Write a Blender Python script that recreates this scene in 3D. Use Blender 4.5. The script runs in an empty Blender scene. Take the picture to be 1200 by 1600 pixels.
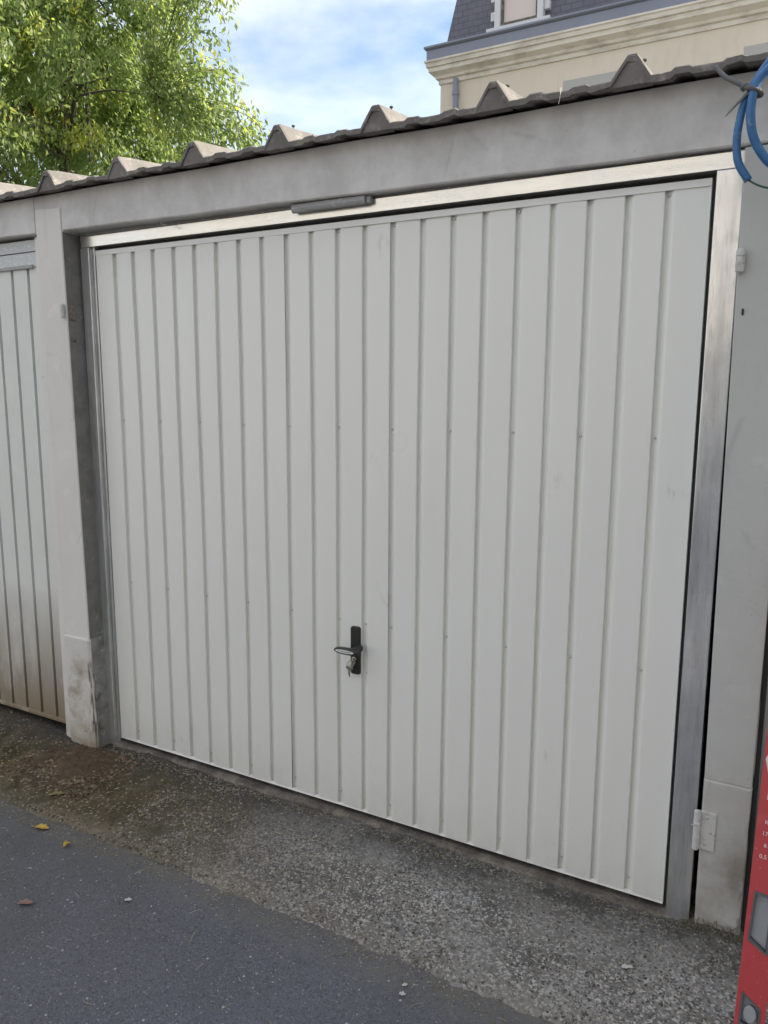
import bpy, bmesh, math, random
import numpy as np
from mathutils import Vector, Matrix
random.seed(7); rng = np.random.default_rng(7)
R = math.radians
sc = bpy.context.scene
col = sc.collection

# ------------------------------------------------------------------ camera
cam_d = bpy.data.cameras.new('camera'); cam = bpy.data.objects.new('camera', cam_d); col.objects.link(cam)
sc.camera = cam
cam_d.sensor_fit = 'VERTICAL'; cam_d.sensor_height = 36; cam_d.lens = 36*1189.3/1600
cam_d.clip_start = .02; cam_d.clip_end = 3000
rt, dn, fw = (0.87732, 0.47987, 0.00476), (0.07969, -0.13589, -0.98751), (-0.47324, 0.86675, -0.15746)
cam.matrix_world = Matrix(((rt[0], -dn[0], -fw[0], 2.45165), (rt[1], -dn[1], -fw[1], -2.15502), (rt[2], -dn[2], -fw[2], 1.47136), (0, 0, 0, 1)))
sc.render.resolution_x = 768; sc.render.resolution_y = 1024

# ------------------------------------------------------------------ sky and sun
SUN = Vector((0.72, 0.48, 0.56)).normalized()
EL = math.asin(SUN.z); AZ = math.atan2(SUN.x, SUN.y)
w = bpy.data.worlds.new('World'); sc.world = w; w.use_nodes = True
nt = w.node_tree; nt.nodes.clear()
N = nt.nodes.new; L = nt.links.new
out = N('ShaderNodeOutputWorld'); bg = N('ShaderNodeBackground'); bg.inputs[1].default_value = .105
sky = N('ShaderNodeTexSky'); sky.sky_type = 'NISHITA'; sky.sun_disc = False
sky.sun_elevation = EL; sky.sun_rotation = AZ; sky.air_density = 1.0; sky.dust_density = 1.2; sky.ozone_density = 1.3
tc = N('ShaderNodeTexCoord'); mp = N('ShaderNodeMapping'); mp.inputs['Scale'].default_value = (1.0, 1.0, 2.6)
mp.inputs['Rotation'].default_value = (.15, .1, .5)
n1 = N('ShaderNodeTexNoise'); n1.inputs['Scale'].default_value = 2.3; n1.inputs['Detail'].default_value = 7; n1.inputs['Roughness'].default_value = .52
n1.inputs['Distortion'].default_value = .35
rp = N('ShaderNodeValToRGB'); rp.color_ramp.elements[0].position = .34; rp.color_ramp.elements[1].position = .60
mx = N('ShaderNodeMix'); mx.data_type = 'RGBA'; mx.inputs['B'].default_value = (5.9, 5.9, 6.1, 1)
ml = N('ShaderNodeMath'); ml.operation = 'MULTIPLY'; ml.inputs[1].default_value = .85
L(tc.outputs['Generated'], mp.inputs[0]); L(mp.outputs[0], n1.inputs['Vector']); L(n1.outputs[0], rp.inputs[0])
L(rp.outputs[0], ml.inputs[0]); L(ml.outputs[0], mx.inputs['Factor']); L(sky.outputs[0], mx.inputs['A'])
L(mx.outputs['Result'], bg.inputs[0]); L(bg.outputs[0], out.inputs[0])
sd = bpy.data.lights.new('sun', 'SUN'); sd.energy = 4.0; sd.angle = R(.55); sd.color = (1, .93, .82)
so = bpy.data.objects.new('sun', sd); col.objects.link(so); so.location = (10, 5, 12)
so.rotation_euler = (-SUN).to_track_quat('-Z', 'Y').to_euler()
sc.view_settings.view_transform = 'Standard'; sc.view_settings.look = 'None'; sc.view_settings.gamma = 1
sc.view_settings.exposure = 1.38
sc.cycles.max_bounces = 8; sc.cycles.diffuse_bounces = 5

# ------------------------------------------------------------------ material helpers
class Mat:
    def __init__(s, name, base=(.5, .5, .5), rough=.6, metal=0, spec=.5):
        s.m = bpy.data.materials.new(name); s.m.use_nodes = True; s.t = s.m.node_tree
        s.b = s.t.nodes['Principled BSDF']; s.out = s.t.nodes['Material Output']
        s.b.inputs['Roughness'].default_value = rough; s.b.inputs['Metallic'].default_value = metal
        s.b.inputs['Specular IOR Level'].default_value = spec
        s.c = s.rgb(base); s.h = None
        s.tc = s.t.nodes.new('ShaderNodeTexCoord')
        g = s.t.nodes.new('ShaderNodeNewGeometry'); s.pos = g.outputs['Position']; s.geo = g
    def n(s, k): return s.t.nodes.new(k)
    def l(s, a, b): s.t.links.new(a, b)
    def rgb(s, c):
        r = s.n('ShaderNodeRGB'); r.outputs[0].default_value = (*c, 1); return r.outputs[0]
    def mapv(s, scale=(1, 1, 1), loc=(0, 0, 0)):
        m = s.n('ShaderNodeMapping'); m.inputs['Scale'].default_value = scale; m.inputs['Location'].default_value = loc
        s.l(s.pos, m.inputs[0]); return m.outputs[0]
    def noise(s, scale, detail=4, rough=.55, lo=0., hi=1., vs=(1, 1, 1), loc=(0, 0, 0), dist=0):
        t = s.n('ShaderNodeTexNoise'); t.inputs['Scale'].default_value = scale; t.inputs['Detail'].default_value = detail
        t.inputs['Roughness'].default_value = rough; t.inputs['Distortion'].default_value = dist
        s.l(s.mapv(vs, loc), t.inputs['Vector']); return s.ramp(t.outputs[0], lo, hi)
    def voro(s, scale, lo=0., hi=1., vs=(1, 1, 1), color=False, feat='F1'):
        t = s.n('ShaderNodeTexVoronoi'); t.inputs['Scale'].default_value = scale; t.feature = feat
        s.l(s.mapv(vs), t.inputs['Vector'])
        if color: return t.outputs['Color']
        return s.ramp(t.outputs['Distance'], lo, hi)
    def ramp(s, v, lo, hi):
        m = s.n('ShaderNodeMapRange'); m.inputs[1].default_value = lo; m.inputs[2].default_value = hi
        s.l(v, m.inputs[0]); return m.outputs[0]
    def axis(s, ax, lo, hi):
        x = s.n('ShaderNodeSeparateXYZ'); s.l(s.pos, x.inputs[0]); return s.ramp(x.outputs[ax], lo, hi)
    def math(s, op, a, b=0.):
        m = s.n('ShaderNodeMath'); m.operation = op
        for i, v in ((0, a), (1, b)):
            if isinstance(v, (int, float)): m.inputs[i].default_value = v
            else: s.l(v, m.inputs[i])
        return m.outputs[0]
    def mul(s, *a):
        r = a[0]
        for b in a[1:]: r = s.math('MULTIPLY', r, b)
        return r
    def mix(s, fac, colr, mode='MIX'):
        m = s.n('ShaderNodeMix'); m.data_type = 'RGBA'; m.blend_type = mode
        if isinstance(fac, (int, float)): m.inputs['Factor'].default_value = fac
        else: s.l(fac, m.inputs['Factor'])
        s.l(s.c, m.inputs['A'])
        if isinstance(colr, tuple): m.inputs['B'].default_value = (*colr, 1)
        else: s.l(colr, m.inputs['B'])
        s.c = m.outputs['Result']; return s
    def bump(s, h, strength=.3, dist=.002):
        b = s.n('ShaderNodeBump'); b.inputs['Strength'].default_value = strength; b.inputs['Distance'].default_value = dist
        s.l(h, b.inputs['Height'])
        if s.h is not None: s.l(s.h, b.inputs['Normal'])
        s.h = b.outputs[0]; return s
    def rough(s, v): s.l(v, s.b.inputs['Roughness']); return s
    def done(s):
        s.l(s.c, s.b.inputs['Base Color'])
        if s.h is not None: s.l(s.h, s.b.inputs['Normal'])
        return s.m

# painted door sheet, off white
m = Mat('door_paint', (.785, .785, .73), .36)
m.mix(m.mul(m.noise(.9, 2, .5, .15, .85), .30), (.75, .725, .665))
m.mix(m.mul(m.noise(60, 5, .7, .60, 1.0), .35), (.60, .57, .50))
m.mix(m.mul(m.noise(2.5, 3, .5, .2, .95, vs=(7, 1, .35)), .14), (.62, .60, .55))
m.mix(m.mul(m.math('POWER', m.axis(2, .30, -.02), 2.0), m.noise(16, 6, .7, .25, .8, vs=(1, 1, .6)), .45), (.42, .38, .31))
m.mix(m.mul(m.axis(2, .35, .05), m.voro(42, .13, .07), m.noise(7, 3, lo=.50, hi=.66), .55), (.33, .29, .23))
m.mix(m.mul(m.noise(4.5, 2, .5, .68, .74), m.noise(60, 4, .7, .50, .62, vs=(1, 1, .35)), .35), (.45, .43, .39))
m.rough(m.ramp(m.noise(1.2, 2), -.5, 2.4)).bump(m.noise(1.6, 1), .25, .006)
M_DOOR = m.done()
# neighbouring old doors
def old_paint(name, base, dirt=True):
    m = Mat(name, base, .55)
    m.mix(m.mul(m.noise(6, 6, .6, .45, .75), .35), tuple(c*.82 for c in base))
    m.mix(m.mul(m.noise(40, 6, .7, .62, .72, vs=(1, 1, .35)), .5), tuple(c*.62 for c in base))
    if dirt:
        m.mix(m.mul(m.math('POWER', m.axis(2, .62, -.02), .8), m.noise(7, 6, .65, .1, .5, vs=(1, 1, .45)), 1.0), (.20, .145, .075))
        m.mix(m.mul(m.axis(2, .42, .1), m.voro(55, .16, .1), m.noise(12, 3, lo=.5, hi=.65), .8), (.16, .13, .09))
    m.bump(m.noise(60, 4), .15, .001)
    return m.done()
M_OLD = old_paint('old_door_paint', (.68, .68, .635))
# painted concrete of posts and lintel
def concrete(name, base, stain, zlo, zhi, amt, blot=None):
    m = Mat(name, base, .75, spec=.3)
    m.mix(m.mul(m.noise(2.2, 6, .6, .35, .8), .45), tuple(c*.84 for c in base))
    m.mix(m.mul(m.noise(18, 7, .7, .55, .8, vs=(1, 1, .5)), .3), tuple(c*.74 for c in base))
    m.mix(m.mul(m.noise(11, 5, .6, .62, .66), .25), tuple(min(1, c*1.18) for c in base))
    m.mix(m.mul(m.noise(6, 5, .65, .56, .8, vs=(5, 5, .35)), .25), tuple(c*.66 for c in base))
    ed = m.voro(2.1, .012, .0, vs=(1, 1, .7), feat='DISTANCE_TO_EDGE'); m.mix(m.mul(ed, m.noise(4, 4, lo=.55, hi=.6), .25), tuple(c*.45 for c in base))
    m.mix(m.mul(m.voro(70, .10, .07), m.noise(9, 3, lo=.55, hi=.62), .7), (.12, .11, .09))
    if blot: m.mix(m.mul(m.axis(0, 2.325, 2.385), m.axis(2, .02, .13), m.axis(2, .36, .17), m.noise(14, 6, .65, .25, .6), .75), blot)
    if amt: m.mix(m.mul(m.axis(2, zhi, zlo), m.noise(8, 7, .68, .36, .62), amt), stain)
    m.bump(m.noise(90, 5, .6), .35, .0018).bump(m.noise(7, 3), .4, .006)
    return m.done()
M_LINTEL = concrete('lintel_paint', (.67, .655, .625), (.3, .28, .25), 2.195, 2.24, .35)
M_POST = concrete('post_paint', (.70, .67, .62), (.30, .25, .18), 0, .4, .5)
M_POSTR = concrete('right_post_paint', (.51, .51, .48), (.27, .22, .16), -.05, .55, .75, (.15, .12, .085))
m = Mat('post_base_concrete', (.63, .61, .56), .8, spec=.25)
m.mix(m.mul(m.noise(6, 6, .65, .46, .62), m.axis(2, .42, .25), .95), (.31, .25, .165)).mix(m.mul(m.axis(2, .30, .0), m.noise(10, 6, .7, .3, .6), .6), (.34, .28, .19)).mix(m.mul(m.noise(34, 6, .7, .60, .66), m.axis(2, .40, .25), .8), (.18, .15, .11))
m.mix(m.mul(m.noise(17, 5, .7, .66, .70), .9), (.72, .71, .67)).mix(m.mul(m.axis(2, .08, -.03), .6), (.24, .19, .13))
m.bump(m.noise(110, 5), .5, .002).bump(m.noise(16, 5), .6, .006)
M_BASE = m.done()
m = Mat('bare_concrete', (.19, .17, .14), .9, spec=.2)
m.mix(m.noise(22, 6, .7, .4, .65), (.10, .09, .075)).mix(m.mul(m.noise(9, 4, lo=.5, hi=.65), .6), (.34, .29, .24)).mix(m.mul(m.noise(150, 5, .75, .5, .6), .7), (.07, .062, .052)).bump(m.noise(110, 6, .75), 1, .005)
M_BARE = m.done()
m = Mat('shaded_reveal_concrete', (.22, .213, .20), .85, spec=.2)
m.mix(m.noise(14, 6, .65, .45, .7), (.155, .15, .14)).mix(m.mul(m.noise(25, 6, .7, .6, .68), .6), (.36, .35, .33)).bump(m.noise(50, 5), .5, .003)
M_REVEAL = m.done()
m = Mat('shaded_base_side', (.31, .305, .285), .85, spec=.2)  # side of the post base painted darker to carry its shade
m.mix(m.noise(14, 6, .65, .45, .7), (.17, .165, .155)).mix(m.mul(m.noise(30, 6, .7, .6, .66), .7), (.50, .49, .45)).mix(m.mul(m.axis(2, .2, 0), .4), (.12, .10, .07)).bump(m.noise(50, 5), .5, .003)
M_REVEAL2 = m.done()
# galvanised steel
m = Mat('galvanised_steel', (.76, .76, .75), .2, .72)
vs_ = m.voro(38, color=True); sv = m.n('ShaderNodeSeparateColor'); m.l(vs_, sv.inputs[0]); m.mix(m.mul(sv.outputs[0], .35), (.55, .56, .57)).mix(m.mul(m.noise(70, 5, .75, .62, .68, vs=(3, 3, .25)), .5), (.42, .42, .42))
m.mix(m.noise(3, 5, .6, .42, .72, vs=(9, 9, 1)), (.50, .50, .49)).mix(m.mul(m.noise(30, 4, lo=.55, hi=.7, vs=(6, 6, .5)), .5), (.40, .40, .385))
m.rough(m.math('ADD', m.mul(m.noise(4, 4, vs=(14, 14, .8)), .22), .10)).bump(m.noise(1.3, 2, vs=(.3, .3, 1)), .8, .010)
M_GALV = m.done()
m = Mat('galvanised_header', (.76, .76, .74), .38, .8)
vs_ = m.voro(38, color=True); sv = m.n('ShaderNodeSeparateColor'); m.l(vs_, sv.inputs[0]); m.mix(m.mul(sv.outputs[0], .3), (.6, .6, .6)).mix(m.mul(m.noise(70, 5, .75, .62, .68, vs=(.25, 3, 3)), .5), (.45, .45, .44))
m.mix(m.noise(3, 5, .6, .42, .72, vs=(1, 9, 9)), (.70, .685, .64)); m.rough(m.math('ADD', m.mul(m.noise(5, 3, vs=(.6, 10, 10)), .24), .12)); m.bump(m.noise(1.2, 2, vs=(1, .3, .3)), .4, .006)
M_GALVH = m.done()
m = Mat('dark_rubber', (.03, .03, .03), .7); M_DARK = m.done()
m = Mat('black_plastic', (.022, .022, .02), .42); m.bump(m.noise(300, 2), .15, .0004); M_BLACK = m.done()
m = Mat('silver_insert', (.72, .72, .70), .4); m.bump(m.noise(80, 2), .1, .0005); M_INSERT = m.done()
m = Mat('nickel', (.66, .63, .57), .25, 1); m.mix(m.mul(m.noise(120, 3), .4), (.4, .38, .33)); M_NICKEL = m.done()
m = Mat('screw_zinc', (.58, .58, .55), .5, .4); m.mix(m.mul(m.noise(150, 2), .5), (.38, .37, .35)); M_SCREW = m.done()
m = Mat('old_hinge_paint', (.56, .56, .53), .5); m.mix(m.mul(m.noise(60, 5, .6, .55, .7), .7), (.35, .30, .24)).bump(m.noise(120, 3), .3, .001); M_HINGE = m.done()
m = Mat('grey_bar_paint', (.32, .32, .31), .6); m.mix(m.mul(m.noise(50, 5, .6, .55, .68), .8), (.52, .51, .48)).bump(m.noise(120, 3), .3, .001); M_BAR = m.done()
# fibre cement roof
m = Mat('fibre_cement', (.20, .185, .17), .95, spec=.15)
m.mix(m.noise(7, 7, .7, .42, .66), (.15, .14, .125)).mix(m.mul(m.noise(30, 6, .7, .54, .66), .6), (.36, .33, .29)).mix(m.mul(m.noise(15, 5, .6, .6, .7), .6), (.16, .17, .09))
m.bump(m.noise(60, 6, .7), .7, .004)
M_ROOF = m.done()
# ground materials
m = Mat('apron_aggregate', (.215, .203, .183), .95, spec=.2)
m.mix(m.noise(5, 7, .72, .42, .62), (.125, .12, .113))
m.mix(m.mul(m.noise(2.6, 5, .6, .47, .66), .8), (.31, .305, .29))
vc = m.voro(170, color=True); sx = m.n('ShaderNodeSeparateColor'); m.l(vc, sx.inputs[0])
m.mix(m.mul(m.ramp(sx.outputs[0], .70, .74), .75), (.50, .485, .455))
m.mix(m.mul(m.ramp(sx.outputs[1], .72, .76), .7), (.07, .065, .06))
vc = m.voro(75, color=True); sx = m.n('ShaderNodeSeparateColor'); m.l(vc, sx.inputs[0])
m.mix(m.mul(m.ramp(sx.outputs[0], .84, .87), m.voro(75, .42, .34), .8), (.48, .46, .42))
m.mix(m.mul(m.ramp(sx.outputs[2], .88, .9), m.voro(75, .42, .34), .7), (.08, .07, .06))
m.mix(m.mul(m.axis(0, 1.45, .45), m.noise(6, 6, .7, .14, .46), .92), (.092, .072, .038))
m.mix(m.mul(m.axis(0, 1.1, .1), m.noise(9, 6, .7, .48, .58), .85), (.042, .037, .018))
m.mix(m.mul(m.axis(0, .6, -.3), m.noise(5, 5, .7, .5, .62), .7), (.15, .105, .055))
m.mix(m.mul(m.axis(0, 1.0, .2), m.ramp(sx.outputs[1], .8, .84), m.voro(75, .42, .34), .8), (.33, .27, .17))
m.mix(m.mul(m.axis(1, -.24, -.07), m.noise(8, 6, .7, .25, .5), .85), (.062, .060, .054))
m.mix(m.mul(m.axis(1, -.42, -.53), m.noise(5, 5, .6, .35, .65), .5), (.27, .235, .175))
m.bump(m.voro(170, 0, .6), .55, .003).bump(m.noise(60, 6, .7), .9, .005)
m.mix(m.mul(m.noise(3.1, 5, .6, .50, .64), m.axis(0, .7, 1.3), .5), (.27, .262, .245))
M_APRON = m.done()
m = Mat('loose_dirt', (.085, .060, .038), .98, spec=.15)
m.mix(m.noise(25, 6, .7, .4, .65), (.135, .095, .062)).mix(m.mul(m.noise(70, 5, .7, .5, .6), .7), (.065, .045, .028)).bump(m.noise(90, 6, .7), 1, .006)
M_DIRT = m.done()
m = Mat('asphalt', (.122, .126, .140), .9, spec=.3)
m.mix(m.noise(2.2, 6, .6, .4, .7), (.10, .103, .114)).mix(m.mul(m.noise(120, 5, .75, .5, .64), .7), (.045, .045, .048))
vc = m.voro(160, color=True); sx = m.n('ShaderNodeSeparateColor'); m.l(vc, sx.inputs[0])
m.mix(m.mul(m.ramp(sx.outputs[0], .66, .70), m.voro(160, .45, .35), .6), (.19, .19, .195))
vc = m.voro(48, color=True); sx = m.n('ShaderNodeSeparateColor'); m.l(vc, sx.inputs[0])
m.mix(m.mul(m.ramp(sx.outputs[1], .86, .88), m.voro(48, .2, .13), .85), (.42, .41, .40))
vc = m.voro(95, color=True); sx = m.n('ShaderNodeSeparateColor'); m.l(vc, sx.inputs[0])
m.mix(m.mul(m.ramp(sx.outputs[1], .86, .88), m.voro(95, .26, .16), .7), (.36, .36, .36))
m.mix(m.mul(m.axis(0, 1.3, .1), m.noise(4, 5, .6, .3, .6), .4), (.075, .064, .048))
m.mix(m.mul(m.axis(1, -.66, -.535), m.noise(12, 6, .75, .35, .6), .9), (.15, .138, .115))
m.mix(m.mul(m.axis(0, .9, -.2), m.noise(5, 5, .6, .3, .6), .6), (.070, .066, .056))
m.bump(m.voro(160, 0, .6), .6, .0025).bump(m.noise(70, 5, .7), .5, .003)
M_ASPH = m.done()
m = Mat('yard_ground', (.20, .19, .17), .95, spec=.2); m.mix(m.noise(.6, 6), (.14, .15, .10)).bump(m.noise(20, 5), .5, .02); M_YARD = m.done()
def pebble_mat(name, c1, c2):
    m = Mat(name, c1, .85, spec=.3)
    a = m.n('ShaderNodeAttribute'); a.attribute_name = 'tint'
    m.mix(a.outputs['Fac'], c2).bump(m.noise(300, 3), .4, .001); return m.done()
M_PEB = pebble_mat('pebble', (.065, .056, .042), (.36, .335, .29))
M_STRAW = pebble_mat('straw', (.16, .12, .07), (.48, .43, .32))
# stone, plaster, slate
m = Mat('cream_plaster', (.68, .59, .47), .9, spec=.2); m.mix(m.mul(m.noise(.9, 6, .6, .4, .7), .4), (.58, .495, .39)).mix(m.mul(m.noise(5, 5, lo=.55, hi=.75, vs=(1, 1, .3)), .3), (.50, .43, .335)).bump(m.noise(30, 4), .3, .01); M_PLASTER = m.done()
m = Mat('cornice_stone', (.70, .63, .53), .85, spec=.2); m.mix(m.mul(m.noise(2.2, 6, .65, .45, .65, vs=(1, 1, 3)), .7), (.43, .37, .30)).bump(m.noise(25, 5), .4, .01); M_STONE = m.done()
m = Mat('zinc_gutter', (.23, .235, .27), .5, .4); m.mix(m.mul(m.noise(1.4, 5), .5), (.15, .155, .19)); M_ZINC = m.done()
m = Mat('slate_tiles', (.10, .10, .125), .55)
br = m.n('ShaderNodeTexBrick'); br.inputs['Scale'].default_value = 1; br.inputs['Brick Width'].default_value = .22; br.inputs['Row Height'].default_value = .13; br.inputs['Mortar Size'].default_value = .008
br.inputs['Color1'].default_value = (.115, .112, .132, 1); br.inputs['Color2'].default_value = (.092, .09, .108, 1); br.inputs['Mortar'].default_value = (.06, .06, .07, 1)
sp = m.n('ShaderNodeSeparateXYZ'); cb = m.n('ShaderNodeCombineXYZ'); m.l(m.pos, sp.inputs[0]); m.l(m.math('ADD', sp.outputs[0], sp.outputs[1]), cb.inputs[0]); m.l(sp.outputs[2], cb.inputs[1]); m.l(cb.outputs[0], br.inputs['Vector'])
m.c = br.outputs[0]; m.mix(m.mul(m.noise(1.5, 5, .6, .45, .7), .5), (.19, .16, .18)).bump(br.outputs['Fac'], .4, .02); M_SLATE = m.done()
m = Mat('white_joinery', (.62, .61, .60), .5); m.mix(m.mul(m.noise(9, 4), .3), (.48, .47, .45)); M_WHITE = m.done()
m = Mat('shutter_grey', (.40, .385, .35), .6); m.bump(m.noise(3, 2, vs=(1, 1, 14)), .3, .01); M_SHUT = m.done()
m = Mat('pale_render', (.74, .70, .64), .9); m.mix(m.noise(1, 5), (.68, .64, .575)); M_RENDER = m.done()
m = Mat('pale_blind', (.66, .56, .50), .8); m.bump(m.noise(3, 2, vs=(1, 1, 20)), .2, .01); M_BLIND = m.done()
m = Mat('window_glass', (.10, .115, .13), .08); m.mix(m.mul(m.noise(2, 2), .3), (.18, .19, .2)); M_GLASS = m.done()
# leaves
def leaf_mat(name, c1, c2, c3):
    m = Mat(name, c1, .42, spec=.45)
    a = m.n('ShaderNodeAttribute'); a.attribute_name = 'tint'
    m.mix(m.ramp(a.outputs['Fac'], 0, .8), c2).mix(m.ramp(a.outputs['Fac'], .86, 1), c3)
    tr = m.n('ShaderNodeBsdfTranslucent'); m.l(m.c, m.b.inputs['Base Color'])
    hs = m.n('ShaderNodeHueSaturation'); hs.inputs['Saturation'].default_value = 1.1; hs.inputs['Value'].default_value = 2.4; m.l(m.c, hs.inputs['Color']); m.l(hs.outputs[0], tr.inputs[0])
    mx = m.n('ShaderNodeMixShader'); mx.inputs[0].default_value = .58; m.l(m.b.outputs[0], mx.inputs[1]); m.l(tr.outputs[0], mx.inputs[2]); m.l(mx.outputs[0], m.out.inputs[0])
    return m.m
M_LEAF = leaf_mat('tree_leaf', (.115, .155, .06), (.19, .235, .08), (.31, .31, .07))
m = Mat('bark', (.085, .07, .055), .9); m.mix(m.noise(12, 6, .6, .4, .65, vs=(3, 3, .5)), (.045, .038, .03)).bump(m.noise(25, 5, vs=(3, 3, .4)), .6, .02); M_BARK = m.done()
# hose, cord, level
m = Mat('blue_conduit', (.028, .12, .29), .42); m.mix(m.mul(m.noise(18, 5, .6, .45, .7), .5), (.06, .20, .40)).mix(m.mul(m.noise(60, 4, .6, .62, .7), .5), (.25, .30, .34)); M_BLUE = m.done()
m = Mat('grey_cord', (.10, .10, .098), .75); m.bump(m.noise(200, 3, vs=(1, 1, 1)), .6, .001); M_CORD = m.done()
m = Mat('green_wire', (.02, .10, .055), .4); m.mix(m.mul(m.noise(40, 2), .3), (.05, .12, .06)); M_GREEN = m.done()
m = Mat('clear_plastic', (.42, .44, .38), .3); m.b.inputs['Transmission Weight'].default_value = .5; M_CLEAR = m.done()
m = Mat('red_anodised', (.48, .055, .06), .4); m.mix(m.mul(m.noise(20, 5, .6, .55, .7), .35), (.56, .12, .12)).mix(m.mul(m.noise(90, 5, .7, .64, .68), .7), (.6, .4, .38)); M_RED = m.done()
m = Mat('level_rubber', (.10, .10, .105), .6); M_GRIP = m.done()
m = Mat('vial_plastic', (.30, .31, .32), .3); m.mix(m.mul(m.noise(60, 2), .4), (.42, .43, .44)); M_VIAL = m.done()
m = Mat('sticker_white', (.70, .68, .67), .5); m.mix(m.mul(m.noise(60, 4, lo=.5, hi=.7), .4), (.5, .48, .46)); M_STICK = m.done()
m = Mat('print_white', (.72, .66, .65), .5); M_PRINT = m.done()
m = Mat('print_dark', (.04, .04, .04), .5); M_PRINTD = m.done()
m = Mat('yellow_leaf', (.50, .34, .05), .6); m.mix(m.noise(60, 4, lo=.45, hi=.62), (.42, .22, .05)).bump(m.noise(120, 3), .4, .001); M_YLEAF = m.done()
m = Mat('olive_leaf', (.16, .15, .06), .7); m.mix(m.noise(60, 4, lo=.45, hi=.62), (.24, .19, .08)); M_OLEAF = m.done()
m = Mat('rust_leaf', (.24, .15, .12), .7); m.mix(m.noise(60, 4, lo=.45, hi=.62), (.17, .08, .06)); M_RLEAF = m.done()
m = Mat('pale_flake', (.60, .59, .56), .7); m.mix(m.noise(90, 3), (.45, .44, .42)); M_FLAKE = m.done()
m = Mat('scratch_paint', (.80, .80, .78), .6); M_SCR = m.done()
m = Mat('plate_paint', (.54, .555, .545), .5); m.mix(m.mul(m.noise(50, 6, .7, .5, .62, vs=(1, 1, 2)), .5), (.70, .71, .70)).mix(m.mul(m.noise(9, 4), .3), (.4, .43, .44)); M_PLATE = m.done()
m = Mat('web_thread', (.7, .68, .6), .5); M_THREAD = m.done()
m = Mat('moss_green', (.06, .075, .025), .95); m.mix(m.noise(80, 4), (.10, .095, .04)); M_MOSS = m.done()

# ------------------------------------------------------------------ mesh helpers
class MB:
    def __init__(s): s.v = []; s.f = []; s.mi = []
    def add(s, vs, fs, mi=0):
        o = len(s.v); s.v += [tuple(p) for p in vs]; s.f += [tuple(o+i for i in f) for f in fs]; s.mi += [mi]*len(fs)
    def box(s, x0, x1, y0, y1, z0, z1, mi=0):
        s.hexa([(x0, y0, z0), (x1, y0, z0), (x1, y1, z0), (x0, y1, z0), (x0, y0, z1), (x1, y0, z1), (x1, y1, z1), (x0, y1, z1)], mi)
    def hexa(s, p, mi=0):
        s.add(p, [(0, 3, 2, 1), (4, 5, 6, 7), (0, 1, 5, 4), (1, 2, 6, 5), (2, 3, 7, 6), (3, 0, 4, 7)], mi)
    def prism(s, poly, y0, y1, mi=0):        # poly in (x,z), extruded along y
        n = len(poly)
        s.add([(x, y0, z) for x, z in poly]+[(x, y1, z) for x, z in poly],
              [tuple(range(n)), tuple(range(2*n-1, n-1, -1))]+[(i, i+n, (i+1) % n+n, (i+1) % n) for i in range(n)], mi)
    def xprism(s, poly, x0, x1, mi=0):       # poly in (y,z), extruded along x
        n = len(poly)
        s.add([(x0, y, z) for y, z in poly]+[(x1, y, z) for y, z in poly],
              [tuple(range(n)), tuple(range(2*n-1, n-1, -1))]+[(i, i+n, (i+1) % n+n, (i+1) % n) for i in range(n)], mi)
    def tube(s, pts, r, seg=10, mi=0, cap=True):
        pts = [Vector(p) for p in pts]; n = len(pts); rs = r if isinstance(r, (list, tuple)) else [r]*n
        o = len(s.v); up = Vector((.13, .31, .94)).normalized()
        t0 = (pts[1]-pts[0]).normalized(); a = t0.cross(up)
        if a.length < .05: a = t0.cross(Vector((1, 0, 0)))
        a.normalize()
        for i in range(n):
            t = (pts[min(i+1, n-1)]-pts[max(i-1, 0)]).normalized()
            a = (a-t*a.dot(t)).normalized(); b = t.cross(a)
            for k in range(seg):
                q = 2*math.pi*k/seg; s.v.append(tuple(pts[i]+(a*math.cos(q)+b*math.sin(q))*rs[i]))
        for i in range(n-1):
            for k in range(seg):
                s.f.append((o+i*seg+k, o+i*seg+(k+1) % seg, o+(i+1)*seg+(k+1) % seg, o+(i+1)*seg+k)); s.mi.append(mi)
        if cap:
            s.f.append(tuple(o+k for k in reversed(range(seg)))); s.mi.append(mi)
            s.f.append(tuple(o+(n-1)*seg+k for k in range(seg))); s.mi.append(mi)
    def lathe(s, prof, center, axis='z', seg=20, mi=0):   # prof (r, h)
        o = len(s.v); cx, cy, cz = center; n = len(prof)
        for r, h in prof:
            for k in range(seg):
                q = 2*math.pi*k/seg; a, b = r*math.cos(q), r*math.sin(q)
                s.v.append((cx+a, cy+b, cz+h) if axis == 'z' else (cx+a, cy-h, cz+b))
        for i in range(n-1):
            for k in range(seg):
                s.f.append((o+i*seg+k, o+i*seg+(k+1) % seg, o+(i+1)*seg+(k+1) % seg, o+(i+1)*seg+k)); s.mi.append(mi)
        s.f.append(tuple(o+k for k in reversed(range(seg)))); s.mi.append(mi)
        s.f.append(tuple(o+(n-1)*seg+k for k in range(seg))); s.mi.append(mi)
    def build(s, name, mats, parent=None, bevel=0, bseg=2, smooth=False, fix=True):
        me = bpy.data.meshes.new(name); me.from_pydata(s.v, [], s.f)
        for mm in (mats if isinstance(mats, (list, tuple)) else [mats]): me.materials.append(mm)
        me.polygons.foreach_set('material_index', s.mi)
        if fix:
            bm = bmesh.new(); bm.from_mesh(me); bmesh.ops.recalc_face_normals(bm, faces=bm.faces); bm.to_mesh(me); bm.free()
        if smooth: me.polygons.foreach_set('use_smooth', [True]*len(me.polygons))
        o = bpy.data.objects.new(name, me); col.objects.link(o)
        if parent is not None: attach(o, parent)
        if bevel:
            b = o.modifiers.new('bevel', 'BEVEL'); b.width = bevel; b.segments = bseg; b.limit_method = 'ANGLE'; b.angle_limit = R(40)
        return o
WORLD = {}
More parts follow.
